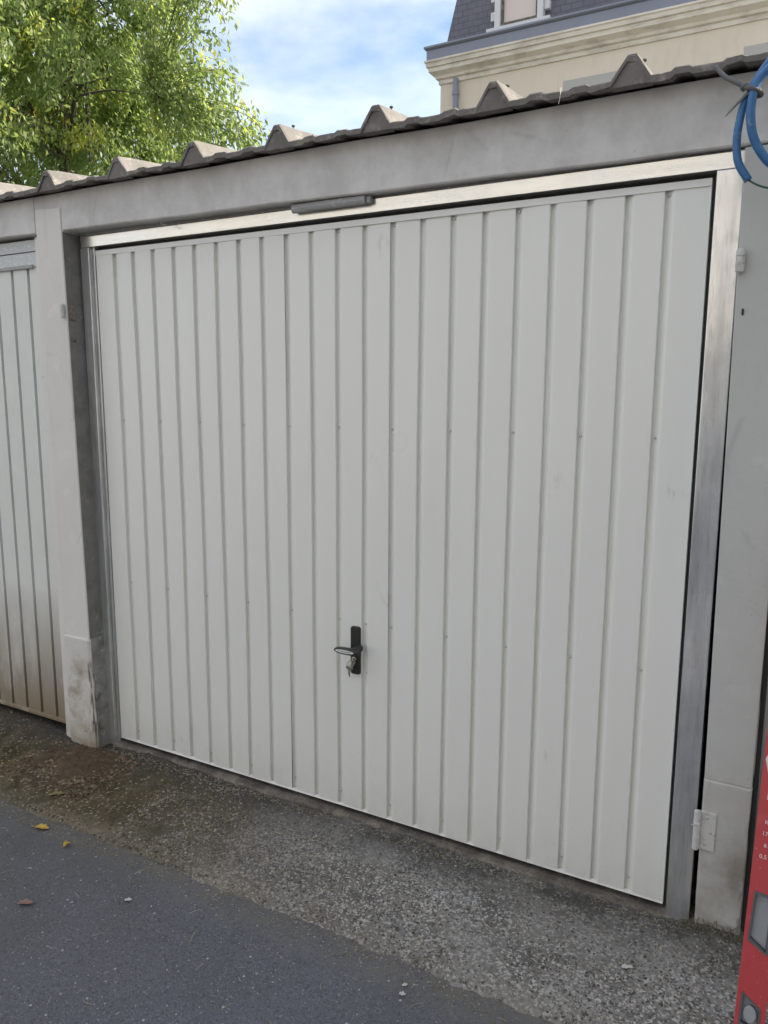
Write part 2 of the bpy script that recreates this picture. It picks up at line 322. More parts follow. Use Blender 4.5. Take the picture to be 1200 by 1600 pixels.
def attach(o, parent):
    o.parent = parent; o.matrix_parent_inverse = WORLD_M(parent).inverted()
def WORLD_M(p):
    m = Matrix.LocRotScale(p.location, p.rotation_euler, p.scale)
    if p.parent: m = WORLD_M(p.parent) @ p.matrix_parent_inverse @ m
    return m
def tag(o, label=None, cat=None, group=None, kind=None):
    if label: o['label'] = label
    if cat: o['category'] = cat
    if group: o['group'] = group
    if kind: o['kind'] = kind
    return o
def empty(name, loc, label, cat, group=None):
    o = bpy.data.objects.new(name, None); col.objects.link(o); o.location = loc; o.empty_display_size = .2
    return tag(o, label, cat, group)
def copy_tree(o, parent=None):
    c = o.copy(); col.objects.link(c)
    if parent is not None: c.parent = parent
    for ch in [x for x in bpy.data.objects if x.parent == o]: copy_tree(ch, c)
    return c
def bez(pts, n=12):          # Catmull-Rom through pts
    P = [Vector(p) for p in pts]; P = [2*P[0]-P[1]]+P+[2*P[-1]-P[-2]]; o = []
    for i in range(1, len(P)-2):
        for k in range(n):
            t = k/n; a, b, c, d = P[i-1:i+3]
            o.append(.5*((2*b)+(c-a)*t+(2*a-5*b+4*c-d)*t*t+(3*b-3*c+d-a)*t**3))
    return o+[P[-2]]
def text_mesh(s, size, font_scale=1):
    cu = bpy.data.curves.new('t', 'FONT'); cu.body = s; cu.size = size; cu.align_x = 'CENTER'; cu.align_y = 'CENTER'; cu.extrude = .00015
    o = bpy.data.objects.new('t', cu); col.objects.link(o); bpy.context.view_layer.update()
    me = bpy.data.meshes.new_from_object(o.evaluated_get(bpy.context.evaluated_depsgraph_get()))
    v = [tuple(p.co) for p in me.vertices]; f = [tuple(p.vertices) for p in me.polygons]
    bpy.data.objects.remove(o); bpy.data.curves.remove(cu); bpy.data.meshes.remove(me); return v, f
def add_text(mb, s, size, M4, mi):
    v, f = text_mesh(s, size); mb.add([M4 @ Vector(p) for p in v], f, mi)

def FY(x): return -.085+.0205*(x+.1)          # the painted fronts run a little askew to the new door

# ------------------------------------------------------------------ ground
def vnoise(x, y, s, seed=0):
    r = np.random.default_rng(seed); G = r.random((64, 64))
    X = x*s+31.3; Y = y*s+17.7; xi = np.floor(X).astype(int); yi = np.floor(Y).astype(int); fx = X-xi; fy = Y-yi
    fx = fx*fx*(3-2*fx); fy = fy*fy*(3-2*fy)
    g = lambda a, b: G[a % 64, b % 64]
    return (g(xi, yi)*(1-fx)+g(xi+1, yi)*fx)*(1-fy)+(g(xi, yi+1)*(1-fx)+g(xi+1, yi+1)*fx)*fy-.5
def fbm(x, y, s, o=4, seed=0): return sum(vnoise(x, y, s*2.03**k, seed+k)*.55**k for k in range(o))
def gz(x, y):
    x = np.asarray(x, float); y = np.asarray(y, float)
    z = -.024+.012*np.clip(y, -.6, 0)
    z = z+.026*np.clip((x-2.22)/.1, 0, 1)*np.clip(1-(-.035-y)/.22, 0, 1)        # earth banked on the right post
    z = z+.014*np.exp(-((x+.02)/.2)**2-((y+.24)/.13)**2)                         # crumbled dirt by the left post
    z = z+.012*np.clip((-.24-x)/.2, 0, 1)*np.clip((y+.3)/.2, 0, 1)
    z = z-.008*np.exp(-((y+.045)/.03)**2)*(x > -.03)*(x < 2.2)
    return z+.007*fbm(x, y, 9, 4, 3)+.004*fbm(x, y, 50, 3, 9)
def grid(name, xs, ys, zf, mat, kind='structure'):
    X, Y = np.meshgrid(xs, ys); Z = zf(X, Y); nx, ny = len(xs), len(ys)
    V = np.stack([X, Y, Z], -1).reshape(-1, 3)
    i = (np.arange(ny-1)[:, None]*nx+np.arange(nx-1)[None]).reshape(-1)
    F = np.stack([i, i+1, i+nx+1, i+nx], 1)
    me = bpy.data.meshes.new(name); me.from_pydata(V.tolist(), [], F.tolist()); me.materials.append(mat)
    me.polygons.foreach_set('use_smooth', [True]*len(F))
    o = bpy.data.objects.new(name, me); col.objects.link(o); return tag(o, kind=kind)
YE = -.528
xs = np.concatenate([np.arange(-12, -1.4, .2), np.arange(-1.4, 3.0, .007), np.arange(3.0, 14, .2)])
ys = np.concatenate([np.linspace(YE-.10, YE+.03, 24), np.arange(YE+.036, .06, .007)])
def apron_z(X, Y):
    e = YE+.006*fbm(X, Y*0, 3, 3, 21)+.005*fbm(X, Y*0, 60, 2, 22)
    d = np.clip((Y-e)/.016, -1.6, 1)
    return gz(X, np.maximum(Y, YE))*(1)+np.where(d < 1, (d-1)*.0075, 0)
grid('apron', xs, ys, apron_z, M_APRON)
xs = np.concatenate([[-900, -200, -60], np.arange(-20, -2, 1.), np.arange(-2, 3.4, .03), np.arange(3.4, 20, 1.), [60, 200, 900]])
ys = np.concatenate([[-900, -200, -60], np.arange(-20, -3, .5), np.arange(-3, -.45, .03), [-.44]])
grid('road', xs, ys, lambda X, Y: -.0385+.004*fbm(X, Y, 2.2, 3, 5)+.0022*fbm(X, Y, 25, 2, 6), M_ASPH)
g = MB(); g.add([(-900, -.5, -.075), (900, -.5, -.075), (900, 900, -.075), (-900, 900, -.075)], [(0, 1, 2, 3)]); tag(g.build('ground', M_YARD), kind='structure')
# loose reddish dirt
def patch(name, cx, cy, rx, ry, h, mat, seed, step=.006):
    x = np.arange(cx-rx, cx+rx, step); y = np.arange(cy-ry, cy+ry, step)
    def zf(X, Y):
        d = ((X-cx)/rx)**2+((Y-cy)/ry)**2+.9*fbm(X, Y, 14, 3, seed)
        return gz(X, Y)+h*np.clip(1-d*1.15, -1, 1)+.006*fbm(X, Y, 45, 3, seed+4)-.001
    return grid(name, x, y, zf, mat)
tag(patch('dirt', .0, -.235, .24, .20, .009, M_DIRT, 40), kind='stuff')

# pebbles
def scatter_pebbles(name, n, xr, yr, rmin, rmax, mat, zf, bias=0, flat=.6, tintpow=1.5):
    x = rng.uniform(*xr, n); y = rng.uniform(*yr, n)
    keep = fbm(x, y, 6, 3, 77)+rng.uniform(-.5, .5, n)*1.2 > bias
    x, y = x[keep], y[keep]; n = len(x); r = rmin+(rmax-rmin)*rng.random(n)**3
    base = np.array([(1, 0, 0), (.3, .95, 0), (-.8, .6, 0), (-.8, -.6, 0), (.3, -.95, 0), (.1, .1, 1), (0, 0, -1)], float)
    jit = base[None]+rng.normal(0, .22, (n, 7, 3)); a = rng.uniform(0, 6.28, n); ca, sa = np.cos(a), np.sin(a)
    el = rng.uniform(.6, 1.4, n)
    px = jit[..., 0]*el[:, None]; py = jit[..., 1]
    X = x[:, None]+(px*ca[:, None]-py*sa[:, None])*r[:, None]; Y = y[:, None]+(px*sa[:, None]+py*ca[:, None])*r[:, None]
    Z = zf(x, y)[:, None]+jit[..., 2]*(r*flat)[:, None]
    V = np.stack([X, Y, Z], -1).reshape(-1, 3)
    f = np.array([(0, 1, 5), (1, 2, 5), (2, 3, 5), (3, 4, 5), (4, 0, 5), (1, 0, 6), (2, 1, 6), (3, 2, 6), (4, 3, 6), (0, 4, 6)])
    F = (f[None]+7*np.arange(n)[:, None, None]).reshape(-1, 3)
    me = bpy.data.meshes.new(name); me.from_pydata(V.tolist(), [], F.tolist()); me.materials.append(mat)
    t = rng.random(n)**tintpow; at = me.attributes.new('tint', 'FLOAT', 'POINT'); at.data.foreach_set('value', np.repeat(t, 7).astype(np.float32))
    o = bpy.data.objects.new(name, me); col.objects.link(o); return tag(o, kind='stuff')
scatter_pebbles('gravel', 30000, (.45, 2.9), (-.53, -.03), .0010, .0055, M_PEB, gz, -.05, tintpow=1.7)
scatter_pebbles('brown_gravel', 16000, (-1.1, .8), (-.53, -.03), .0010, .0060, pebble_mat('brown_pebble', (.062, .048, .028), (.36, .29, .19)), gz, .0, tintpow=2.4)
scatter_pebbles('dirt_crumbs', 2600, (-.26, .22), (-.42, -.1), .0015, .009, pebble_mat('crumb', (.07, .047, .028), (.26, .19, .13)), lambda x, y: gz(x, y)+.002, -.2)
RZ = lambda x, y: -.0375+.004*fbm(x, y, 2.2, 3, 5)+.0022*fbm(x, y, 25, 2, 6)
scatter_pebbles('edge_sand', 15000, (-1.0, 2.9), (-.60, -.50), .0008, .0032, pebble_mat('sand', (.11, .095, .07), (.36, .32, .26)), lambda x, y: np.where(y < YE, RZ(x, y)+.0005, apron_z(x, y)), .05, .6, 1.2)
scatter_pebbles('road_grit', 3600, (-.9, 3.2), (-1.9, -.56), .0008, .0034, pebble_mat('grit', (.07, .07, .072), (.46, .46, .45)), RZ, -.1, .5, 1.0)
# straws and grass bits
def straws(name, n, xr, yr, zf, lmin, lmax, mat, up=0):
    m = MB(); tv = []
    for i in range(n):
        x, y = random.uniform(*xr), random.uniform(*yr); z = float(zf(np.array([x]), np.array([y]))[0])+.002
        a = random.uniform(0, 6.28); l = random.uniform(lmin, lmax); b = a+random.uniform(-.7, .7); wd = random.uniform(.0004, .0009)
        p = [Vector((x, y, z)), Vector((x+math.cos(a)*l*.5, y+math.sin(a)*l*.5, z+.002+up*l*.5)), Vector((x+math.cos(a)*l*.5+math.cos(b)*l*.5, y+math.sin(a)*l*.5+math.sin(b)*l*.5, z+up*l*random.uniform(.5, 1)))]
        nb = len(m.v); m.tube(p, [wd, wd, wd*.4], 3, cap=False); tv += [random.random()]*(len(m.v)-nb)
    o = m.build(name, mat, fix=False); at = o.data.attributes.new('tint', 'FLOAT', 'POINT'); at.data.foreach_set('value', tv); return tag(o, kind='stuff')
straws('dry_grass', 420, (-.8, 2.9), (-1.5, -.56), RZ, .008, .045, M_STRAW)
straws('dry_straw', 420, (-.8, 2.6), (-.52, -.06), gz, .008, .04, M_STRAW)
straws('grass_tufts', 170, (2.26, 2.5), (-.075, -.035), gz, .012, .04, pebble_mat('tuft', (.09, .085, .05), (.19, .17, .11)), 1.0)
straws('moss_grass', 240, (-.1, .9), (-.3, -.05), gz, .006, .022, pebble_mat('moss', (.05, .07, .02), (.14, .14, .05)), .8)
straws('threshold_litter', 420, (-.05, 2.3), (-.075, -.028), gz, .004, .022, M_STRAW, .15)
scatter_pebbles('threshold_grit', 5000, (-.05, 2.4), (-.085, -.028), .0008, .0045, pebble_mat('threshold_pebble', (.05, .045, .035), (.34, .31, .26)), lambda x, y: gz(x, y)+.001, -.1)

# fallen leaves
def leaf(name, x, y, rot, ln, wd, mat, label, curl=.35, shape='leaf', group=None):
    m = MB(); n = 9; top = []; onr = y < YE-.02
    z = float((RZ if onr else gz)(np.array([x]), np.array([y]))[0])+.004
    V = []; 
    for i in range(n):
        t = i/(n-1); ww = wd*math.sin(math.pi*min(1, t*.93+.04))**.8*(1+.25*math.sin(t*19+x*9)) if shape == 'leaf' else wd*(.5+.5*math.sin(t*3+.1))*(1+.3*math.sin(t*11+y*7))
        for k in (-1, -.5, 0, .5, 1):
            V.append(((t-.5)*ln, k*ww*.5, abs(k)*curl*ww*.6+curl*.3*ln*math.sin(t*4.1)**2*.35+.0012*math.sin(t*23+k*5)))
    ca, sa = math.cos(rot), math.sin(rot)
    V = [(x+a*ca-b*sa, y+a*sa+b*ca, z+c) for a, b, c in V]
    F = [(i*5+k, i*5+k+1, (i+1)*5+k+1, (i+1)*5+k) for i in range(n-1) for k in range(4)]
    m.add(V, F)
    if shape == 'leaf':
        e = Vector(V[2]); m.tube([e, e+Vector((-ca*ln*.15, -sa*ln*.15, .001)), e+Vector((-ca*ln*.3, -sa*ln*.25, .002))], .0008, 4)
    o = m.build(name, mat, fix=False, smooth=True); s = o.modifiers.new('s', 'SOLIDIFY'); s.thickness = .0005
    return tag(o, label, 'leaf' if shape == 'leaf' else 'flake', group or ('fallen leaves on the ground' if shape == 'leaf' else 'pale flakes on the ground'))
leaf('fallen_leaf', .245, -.583, .28, .055, .026, M_YLEAF, 'larger curled yellow leaf on the asphalt at the lower left')
leaf('fallen_leaf', .41, -.612, 1.4, .026, .020, M_YLEAF, 'small yellow leaf standing on edge just right of the larger yellow leaf', .9)
leaf('fallen_leaf', .545, -.868, .5, .045, .022, M_RLEAF, 'shrivelled reddish brown leaf on the dark asphalt nearest the bottom left corner')
leaf('fallen_leaf', .12, -.42, .7, .055, .024, M_OLEAF, 'dull olive leaf lying on the brown dirt near the left post')
leaf('paint_flake', .797, -.708, .6, .02, .012, M_FLAKE, 'pale paint flake on the open asphalt, away from the apron edge', .3, 'f')
leaf('paint_flake', 1.68, -.633, .2, .016, .012, M_FLAKE, 'upper one of two pale flakes side by side at the asphalt edge, bottom middle', .2, 'f')
leaf('paint_flake', 1.672, -.603, .9, .014, .010, M_FLAKE, 'lower one of two pale flakes side by side at the asphalt edge, bottom middle', .2, 'f')
leaf('paint_flake', 2.16, -.27, .5, .03, .014, M_FLAKE, 'pale chip lying on the rough apron before the right door jamb', .2, 'f')

# ------------------------------------------------------------------ the garage
gar = empty('garage', (1.1, 0, 0), 'grey painted concrete garage with a new white ribbed tilting door in a steel frame', 'garage')
ZB = lambda x: 2.068-.0048*(x+.1)              # underside of lintel
def lintel(name, x0, x1, parent, yoff=0.):
    m = MB(); n = 24
    P = []
    for i in range(n+1):
        x = x0+(x1-x0)*i/n; y = FY(x)+yoff+.0016*math.sin(x*5.1)+.001*math.sin(x*13.7); zb = ZB(x)+.0012*math.sin(x*9)+.0008*math.sin(x*31); zt = 2.204+.0066*(x+.1)+.0015*math.sin(x*7)
        P.append([(x, y+.0035, zb), (x, y, zb+.004), (x, y, zt), (x, .14, zt), (x, .14, zb)])
    for i in range(n):
        o = len(m.v); m.v += P[i]+P[i+1]
        for k in range(5): m.f.append((o+k, o+(k+1) % 5, o+5+(k+1) % 5, o+5+k)); m.mi.append(0)
    o = len(m.v); m.v += P[0]+P[-1]; m.f += [(o, o+1, o+2, o+3, o+4), (o+9, o+8, o+7, o+6, o+5)]; m.mi += [0, 0]
    return m.build(name, M_LINTEL, parent)
lintel('lintel', -.2265, 2.43, gar)
# left post : painted upper length, then a rounded repaired base
m = MB(); yf = -.091
m.hexa([(-.204, yf, .452), (-.0575, yf, .446), (-.0575, .03, .446), (-.204, .03, .452), (-.2245, yf, 2.157), (-.081, yf, 2.150), (-.081, .03, 2.068), (-.2245, .03, 2.068)])
lp = m.build('post', M_POST, gar, .0035)
# face of the reveal, its shade put into the dark colour
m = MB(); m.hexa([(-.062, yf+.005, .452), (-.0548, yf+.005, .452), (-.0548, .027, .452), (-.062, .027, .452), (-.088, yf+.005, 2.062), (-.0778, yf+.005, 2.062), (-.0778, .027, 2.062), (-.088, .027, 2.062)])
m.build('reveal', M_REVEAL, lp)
def rough_block(name, corners, z0, z1, mat, parent, amp, seed, rnd=.016, nz=60, side=False):
    """a post base: rounded rectangle section with worn, chipped right edge"""
    m = MB(); (xa0, xb0), (xa1, xb1), y0, y1 = corners; ring = []
    ns = 44
    for i in range(nz+1):
        t = i/nz; z = z0+(z1-z0)*t; xa = xa0+(xa1-xa0)*t; xb = xb0+(xb1-xb0)*t; pts = []
        def P(x, y): pts.append((x, y))
        for k in range(12): P(xa+(xb-rnd-xa)*k/12, y0)
        for k in range(12):
            a = math.pi/2*k/11; P(xb-rnd+rnd*math.sin(a), y0+rnd-rnd*math.cos(a))
        for k in range(12): P(xb, y0+rnd+(y1-y0-rnd)*k/11)
        P(xa, y1)
        out = []
        for j, (x, y) in enumerate(pts):
            nz_ = float(fbm(np.array([x*1.0+j*.02]), np.array([z]), 14, 4, seed)[0])
            fine = float(fbm(np.array([j*.03]), np.array([z]), 60, 2, seed+5)[0])
            d = amp*nz_+amp*.5*fine
            chip = 0
            if 13 <= j <= 26: chip = .014*max(0, min(1, 6*(nz_+.02)))*max(0, min(1, (.36-z)/.05))*max(0, min(1, (z+.02)/.08))
            cx, cy = (xa+xb)/2, (y0+y1)/2
            dx, dy = (cx-x), (cy-y); l = math.hypot(dx, dy)
            out.append((x+dx/l*(chip+max(d, -.002)), y+dy/l*(chip+d), z))
        ring.append(out)
    n = len(ring[0]); o = 0
    for r_ in ring: m.v += r_
    for i in range(nz):
        for k in range(n):
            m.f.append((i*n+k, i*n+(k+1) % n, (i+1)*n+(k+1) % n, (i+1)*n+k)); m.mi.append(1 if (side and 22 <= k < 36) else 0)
    m.f.append(tuple(nz*n+k for k in range(n))); m.mi.append(0)
    return m.build(name, mat, parent, smooth=True)
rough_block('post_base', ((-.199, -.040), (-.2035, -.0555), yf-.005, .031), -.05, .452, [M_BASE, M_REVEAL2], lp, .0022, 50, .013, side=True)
# right post
m = MB(); yr = FY(2.35)
m.hexa([(2.2935, yr, .43), (2.411, yr, .43), (2.411, .05, .43), (2.2935, .05, .43), (2.2775, yr, 2.053), (2.411, yr, 2.053), (2.411, .05, 2.053), (2.2775, .05, 2.053)])
rp_ = m.build('post', M_POSTR, gar, .003)
rough_block('post_base', ((2.296, 2.4115), (2.2925, 2.4115), yr-.0006, .05), -.05, .4298, M_POSTR, rp_, .0012, 60, .004)
m = MB(); m.tube([(2.3, yr-.004, 1.675), (2.3, yr-.003, 1.668), (2.3, yr+.001, 1.660)], .0026, 6); m.build('nail', M_DARK, rp_)
m = MB(); m.box(2.4125, 2.4238, -.015, .05, -.1, 2.05); m.build('gap_shade', M_DARK, gar)  # dark strip that paints the shade in the gap beside the post
# behind: closed dark interior
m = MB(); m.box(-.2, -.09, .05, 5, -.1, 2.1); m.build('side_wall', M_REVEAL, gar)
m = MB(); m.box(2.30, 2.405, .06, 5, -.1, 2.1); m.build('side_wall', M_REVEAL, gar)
m = MB(); m.box(-.085, 2.295, 4.9, 5, -.1, 2.8); m.build('back_wall', M_POST, gar)
m = MB(); m.box(-.085, 2.295, .17, 4.89, -.09, -.02); m.build('floor_slab', M_BARE, gar)
# sill
m = MB(); n = 90; pr = []
for i in range(n+1):
    x = -.055+2.34*i/n; j = .006*math.sin(x*6)+float(.010*fbm(np.array([x]), np.array([0.]), 11, 4, 90)[0]); k = float(.004*fbm(np.array([x]), np.array([2.]), 20, 3, 93)[0])
    pr.append([(x, -.030+j, -.06), (x, -.026+j, -.026+k), (x, -.018+j, -.0205+k), (x, .004, -.019+k*.5), (x, .16, -.019), (x, .16, -.06)])
for p in pr: m.v += p
for i in range(n):
    for k in range(5): m.f.append((i*6+k, i*6+k+1, i*6+6+k+1, i*6+6+k)); m.mi.append(0)
m.build('sill', M_BARE, gar)

# steel frame
fr = MB()
def prof_x(m, x0, x1, z0a, z0b, z1, yf, yb):
    m.hexa([(x0, yf, z0a), (x1, yf, z0b), (x1, yb, z0b), (x0, yb, z0a), (x0, yf, z1), (x1, yf, z1-.006), (x1, yb, z1-.006), (x0, yb, z1)])
h = MB(); h.xprism([(-.020, 2.0125), (.055, 2.0125), (.055, 2.0145), (-.0195, 2.0148), (-.0190, 2.050), (-.0205, 2.051)], -.056, 2.279)

frame = h.build('door_frame', M_GALVH, gar, .0012)
j = MB(); j.hexa([(-.066, -.020, -.03), (-.018, -.020, -.03), (-.018, .05, -.03), (-.066, .05, -.03), (-.066, -.020, 2.0115), (-.018, -.020, 2.0115), (-.018, .05, 2.0115), (-.066, .05, 2.0115)])
j.box(-.0175, -.0045, -.004, .05, -.02, 2.016)
j.build('jamb', M_GALV, frame, .003, 3)
j = MB(); j.box(2.2165, 2.2795, -.0195, .05, -.035, 2.0118); j.build('jamb', M_GALV, frame, .0025, 3)
j = MB(); j.box(-.078, 2.279, -.006, .05, 2.030, 2.075); j.build('filler_strip', M_BAR, gar)
j = MB(); j.box(-.003, 2.216, .02, .024, 2.001, 2.03); j.box(2.208, 2.2155, .012, .03, 0, 2.01); j.build('seal', M_DARK, frame)

# ribbed door
gx = [.086+.1004*k for k in range(21)]
dm = MB(); D = .0135; zl, zh = .003, 1.984
prof = [(0.0, 0), ]
for k, x in enumerate(gx):
    seam = k in (8, 12)
    wg = .024
    prof += [(x-.0015, 0), (x, .0006), (x+.0008, .002), (x+.0012, D-.001), (x+.0022, D), (x+.0065, D-.0004), (x+wg-.004, .0030), (x+wg, .0006), (x+wg+.003, 0)]
prof += [(2.2049, 0)]
nz = 28; zz = [zl+(zh-zl)*i/nz for i in range(nz+1)]
def wav(x, z): return .0016*math.sin(x*2.9+z*1.7)+.0010*math.sin(z*5.3+x*7.1)+.0010*math.sin(round(x*10)*2.4+z*2.6)+.0006*math.sin(round(x*10)*5.1+z*7.)
for z in zz: dm.v += [(x, y+wav(x, z)*(1 if 0 < z < 2 else 0), z) for x, y in prof]
n = len(prof)
for i in range(nz):
    for k in range(n-1): dm.f.append((i*n+k, i*n+k+1, (i+1)*n+k+1, (i+1)*n+k)); dm.mi.append(0)
dm.box(-.0005, 2.2055, .015, .030, .0005, 1.999)       # backing frame
dm.box(0.0, .0025, 0.0, .0098, 0, 1.99); dm.box(2.2025, 2.2052, -.0004, .0098, 0, 1.99)
door = dm.build('garage_door', M_DOOR, gar, fix=False)
for p in door.data.polygons: pass
t = MB(); t.xprism([(-.0030, 1.982), (-.0022, 1.9805), (.004, 1.984), (.0095, 1.99), (.0095, 2.0), (-.0030, 2.0)], -.001, 2.2058); t.build('top_flange', M_DOOR, door, .0008)
t = MB(); t.xprism([(-.002, 0.0), (.0095, 0.0), (.0095, .007), (.0055, .0045), (-.0008, .0035)], -.001, 2.2058); t.build('bottom_flange', M_DOOR, door, .0008)
s = MB()
for k in (8, 12): s.box(gx[k]+.0003, gx[k]+.0009, .0030, .010, .006, 1.981)
s.build('sheet_seam', M_DARK, door)
for k in range(0, 21):
    for z, cond in ((1.974, k % 2 == 0), (1.349, k % 2 == 0), (.693, k % 2 == 0), (.05, k % 2 == 0)):
        if cond:
            b = MB(); b.lathe([(.0042, 0), (.0042, .0012), (.0026, .003), (.0008, .0034)], (gx[k]+.0105, D-.0050, z+random.uniform(-.003, .003)), 'y', 10)
            b.build('screw', M_SCREW, door)
for x, z in ((1.137, .70), (1.213, .518), (1.208, .690)):
    b = MB(); b.lathe([(.0036, -.001), (.0036, .0012), (.002, .0024)], (x, 0, z), 'y', 10); b.build('screw', M_SCREW, door)
# lock plate and lever
def rrect(x0, x1, z0, z1, r, n=6):
    o = []
    for cx, cz, a0 in ((x1-r, z1-r, 0), (x0+r, z1-r, 90), (x0+r, z0+r, 180), (x1-r, z0+r, 270)):
        for i in range(n+1): a = R(a0+90*i/n); o.append((cx+r*math.cos(a), cz+r*math.sin(a)))
    return o
b = MB(); b.prism(rrect(1.1535, 1.1895, .509, .678, .008), -.013, .002); lk = b.build('lock_plate', M_BLACK, door, .0025, 3)
b = MB(); b.lathe([(.014, 0), (.014, .010), (.0125, .030), (.0125, .040)], (1.190, -.010, .606), 'y', 20)
n = 40; ell = []
for i in range(n):
    a = 2*math.pi*i/n; ca_ = math.cos(a); x = 1.1655+.049*math.copysign(abs(ca_)**.75, ca_); zc = .6035+.0118*math.copysign(abs(math.sin(a))**.85, math.sin(a))
    ell.append((x, zc))
b.prism(ell, -.064, -.047)
lv = b.build('door_handle', M_BLACK, door, .0045, 3)
el2 = [(1.1605+.036*math.cos(2*math.pi*i/n), .6035+.0056*math.sin(2*math.pi*i/n)) for i in range(n)]
b = MB(); b.prism(el2, -.0652, -.0638, 0)
RX = Matrix.Translation((1.1605, -.0655, .6035)) @ Matrix.Rotation(R(90), 4, 'X')
add_text(b, 'LA TOULOUSAINE', .0062, RX, 1)
b.build('handle_insert', [M_INSERT, M_PRINTD], door)
b = MB(); b.lathe([(.0085, 0), (.0085, .006), (.0078, .008)], (1.171, -.013, .565), 'y', 20); b.prism(rrect(1.166, 1.176, .544, .566, .0045), -.0195, -.012); b.build('lock_cylinder', M_NICKEL, door, .0006)
# hanging keys : one in the lock, one on the ring
kt = MB()
def ring(m, c, r, tk, nx=(1, 0, 0), nz=(0, 0, 1), seg=20, mi=0):
    A, B = Vector(nx), Vector(nz); P = [Vector(c)+A*r*math.cos(2*math.pi*i/seg)+B*r*math.sin(2*math.pi*i/seg) for i in range(seg+1)]
    m.tube(P, tk, 6, mi)
kt.prism(rrect(1.1650, 1.1775, .5585, .5715, .005), -.0345, -.0325); kt.box(1.170, 1.1725, -.0325, -.019, .562, .568)
tg = empty('key_ring', (1.17, -.03, .565), 'small bunch of silver keys hanging from the lock of the white door', 'keys')
kt.build('key', M_NICKEL, tg, .0005)
b = MB(); ring(b, (1.166, -.036, .551), .0115, .0009, (.85, .4, 0)); ring(b, (1.1665, -.0365, .552), .011, .0009, (.85, -.45, .1)); b.build('ring', M_NICKEL, tg, smooth=True)
b = MB()
bow = [(.0105*math.cos(2*math.pi*i/20), .0085*math.sin(2*math.pi*i/20)) for i in range(20)]
b.prism([(1.165+x, .537+z) for x, z in bow], -.037, -.0348)
b.prism([(1.1627, .530), (1.1615, .506), (1.1640, .504), (1.1655, .507), (1.1668, .511), (1.1655, .514), (1.1672, .518), (1.1660, .522), (1.1675, .531)], -.0367, -.0351)
b.build('key', M_NICKEL, tg, .0004)
b = MB(); b.prism([(1.1555+x*.75, .5365+z*.7) for x, z in bow], -.033, -.0312); b.prism([(1.1540, .532), (1.1570, .511), (1.1590, .510), (1.1600, .514), (1.1580, .532)], -.0328, -.0314); b.build('key', M_NICKEL, tg, .0004)

# old hinges
def pintle(x, y, z0, z1, r, parent, name='hinge', knobs=True):
    m = MB(); h_ = z1-z0; m.lathe([(r*.6, 0), (r*.95, .003), (r, .008), (r, h_*.36), (r*.9, h_*.37), (r*.9, h_*.385), (r, h_*.39), (r, h_*.68), (r*.88, h_*.69), (r*1.1, h_*.70), (r*1.0, h_*.72), (r, h_-.008), (r*.9, h_-.002), (r*.5, h_)], (x, y, z0), 'z', 16)
    return m
hg = pintle(2.2845, yr-.010, .223, .340, .0092, gar).build('hinge', M_HINGE, gar, smooth=False)
b = MB(); b.hexa([(2.286, yr-.0065, .226), (2.331, yr-.0055, .226), (2.331, yr+.002, .226), (2.286, yr+.002, .226), (2.290, yr-.0065, .337), (2.332, yr-.0055, .337), (2.332, yr+.002, .337), (2.290, yr+.002, .337)]); b.build('hinge_leaf', M_HINGE, hg, .001)
for x, z in ((2.309, .322), (2.319, .280), (2.307, .243)):
    b = MB(); b.lathe([(.0042, 0), (.0042, .0012), (.002, .002)], (x, yr-.0060, z), 'y', 10); b.build('screw', M_SCREW, hg)
b = MB(); b.tube([(2.272, yr-.021, .30), (2.290, yr-.020, .302)], .0012, 5); b.build('pin', M_SCREW, hg)
pintle(2.2868, yr-.012, 1.760, 1.817, .0105, gar).build('hinge', M_HINGE, gar)
pintle(-.0865, yf-.011, 1.742, 1.797, .0085, gar).build('hinge', M_HINGE, gar)
b = MB(); b.box(-.075, -.0695, -.082, -.055, 1.735, 1.79); b.build('hinge_stub', M_BARE, gar, .003)
b = MB(); b.box(-.077, -.0665, -.078, -.060, 1.655, 1.672); b.build('hinge_stub', M_BARE, gar, .003)
# metal bar hanging under the lintel
b = MB(); b.xprism([(-.046, 2.060), (-.050, 2.045), (-.046, 2.036), (-.038, 2.033), (-.026, 2.036), (-.0215, 2.060)], .955, 1.228)
b.xprism([(-.040, 2.058), (-.040, 2.037), (-.030, 2.034), (-.0215, 2.038), (-.0215, 2.058)], 1.2285, 1.243)
b.build('catch_bar', M_BAR, gar, .003)
b = MB(); b.tube([(.40, -.058, 2.064), (.405, -.058, 2.050), (.42, -.057, 2.044), (.425, -.056, 2.050)], .0022, 6); b.build('hook', M_BAR, gar)

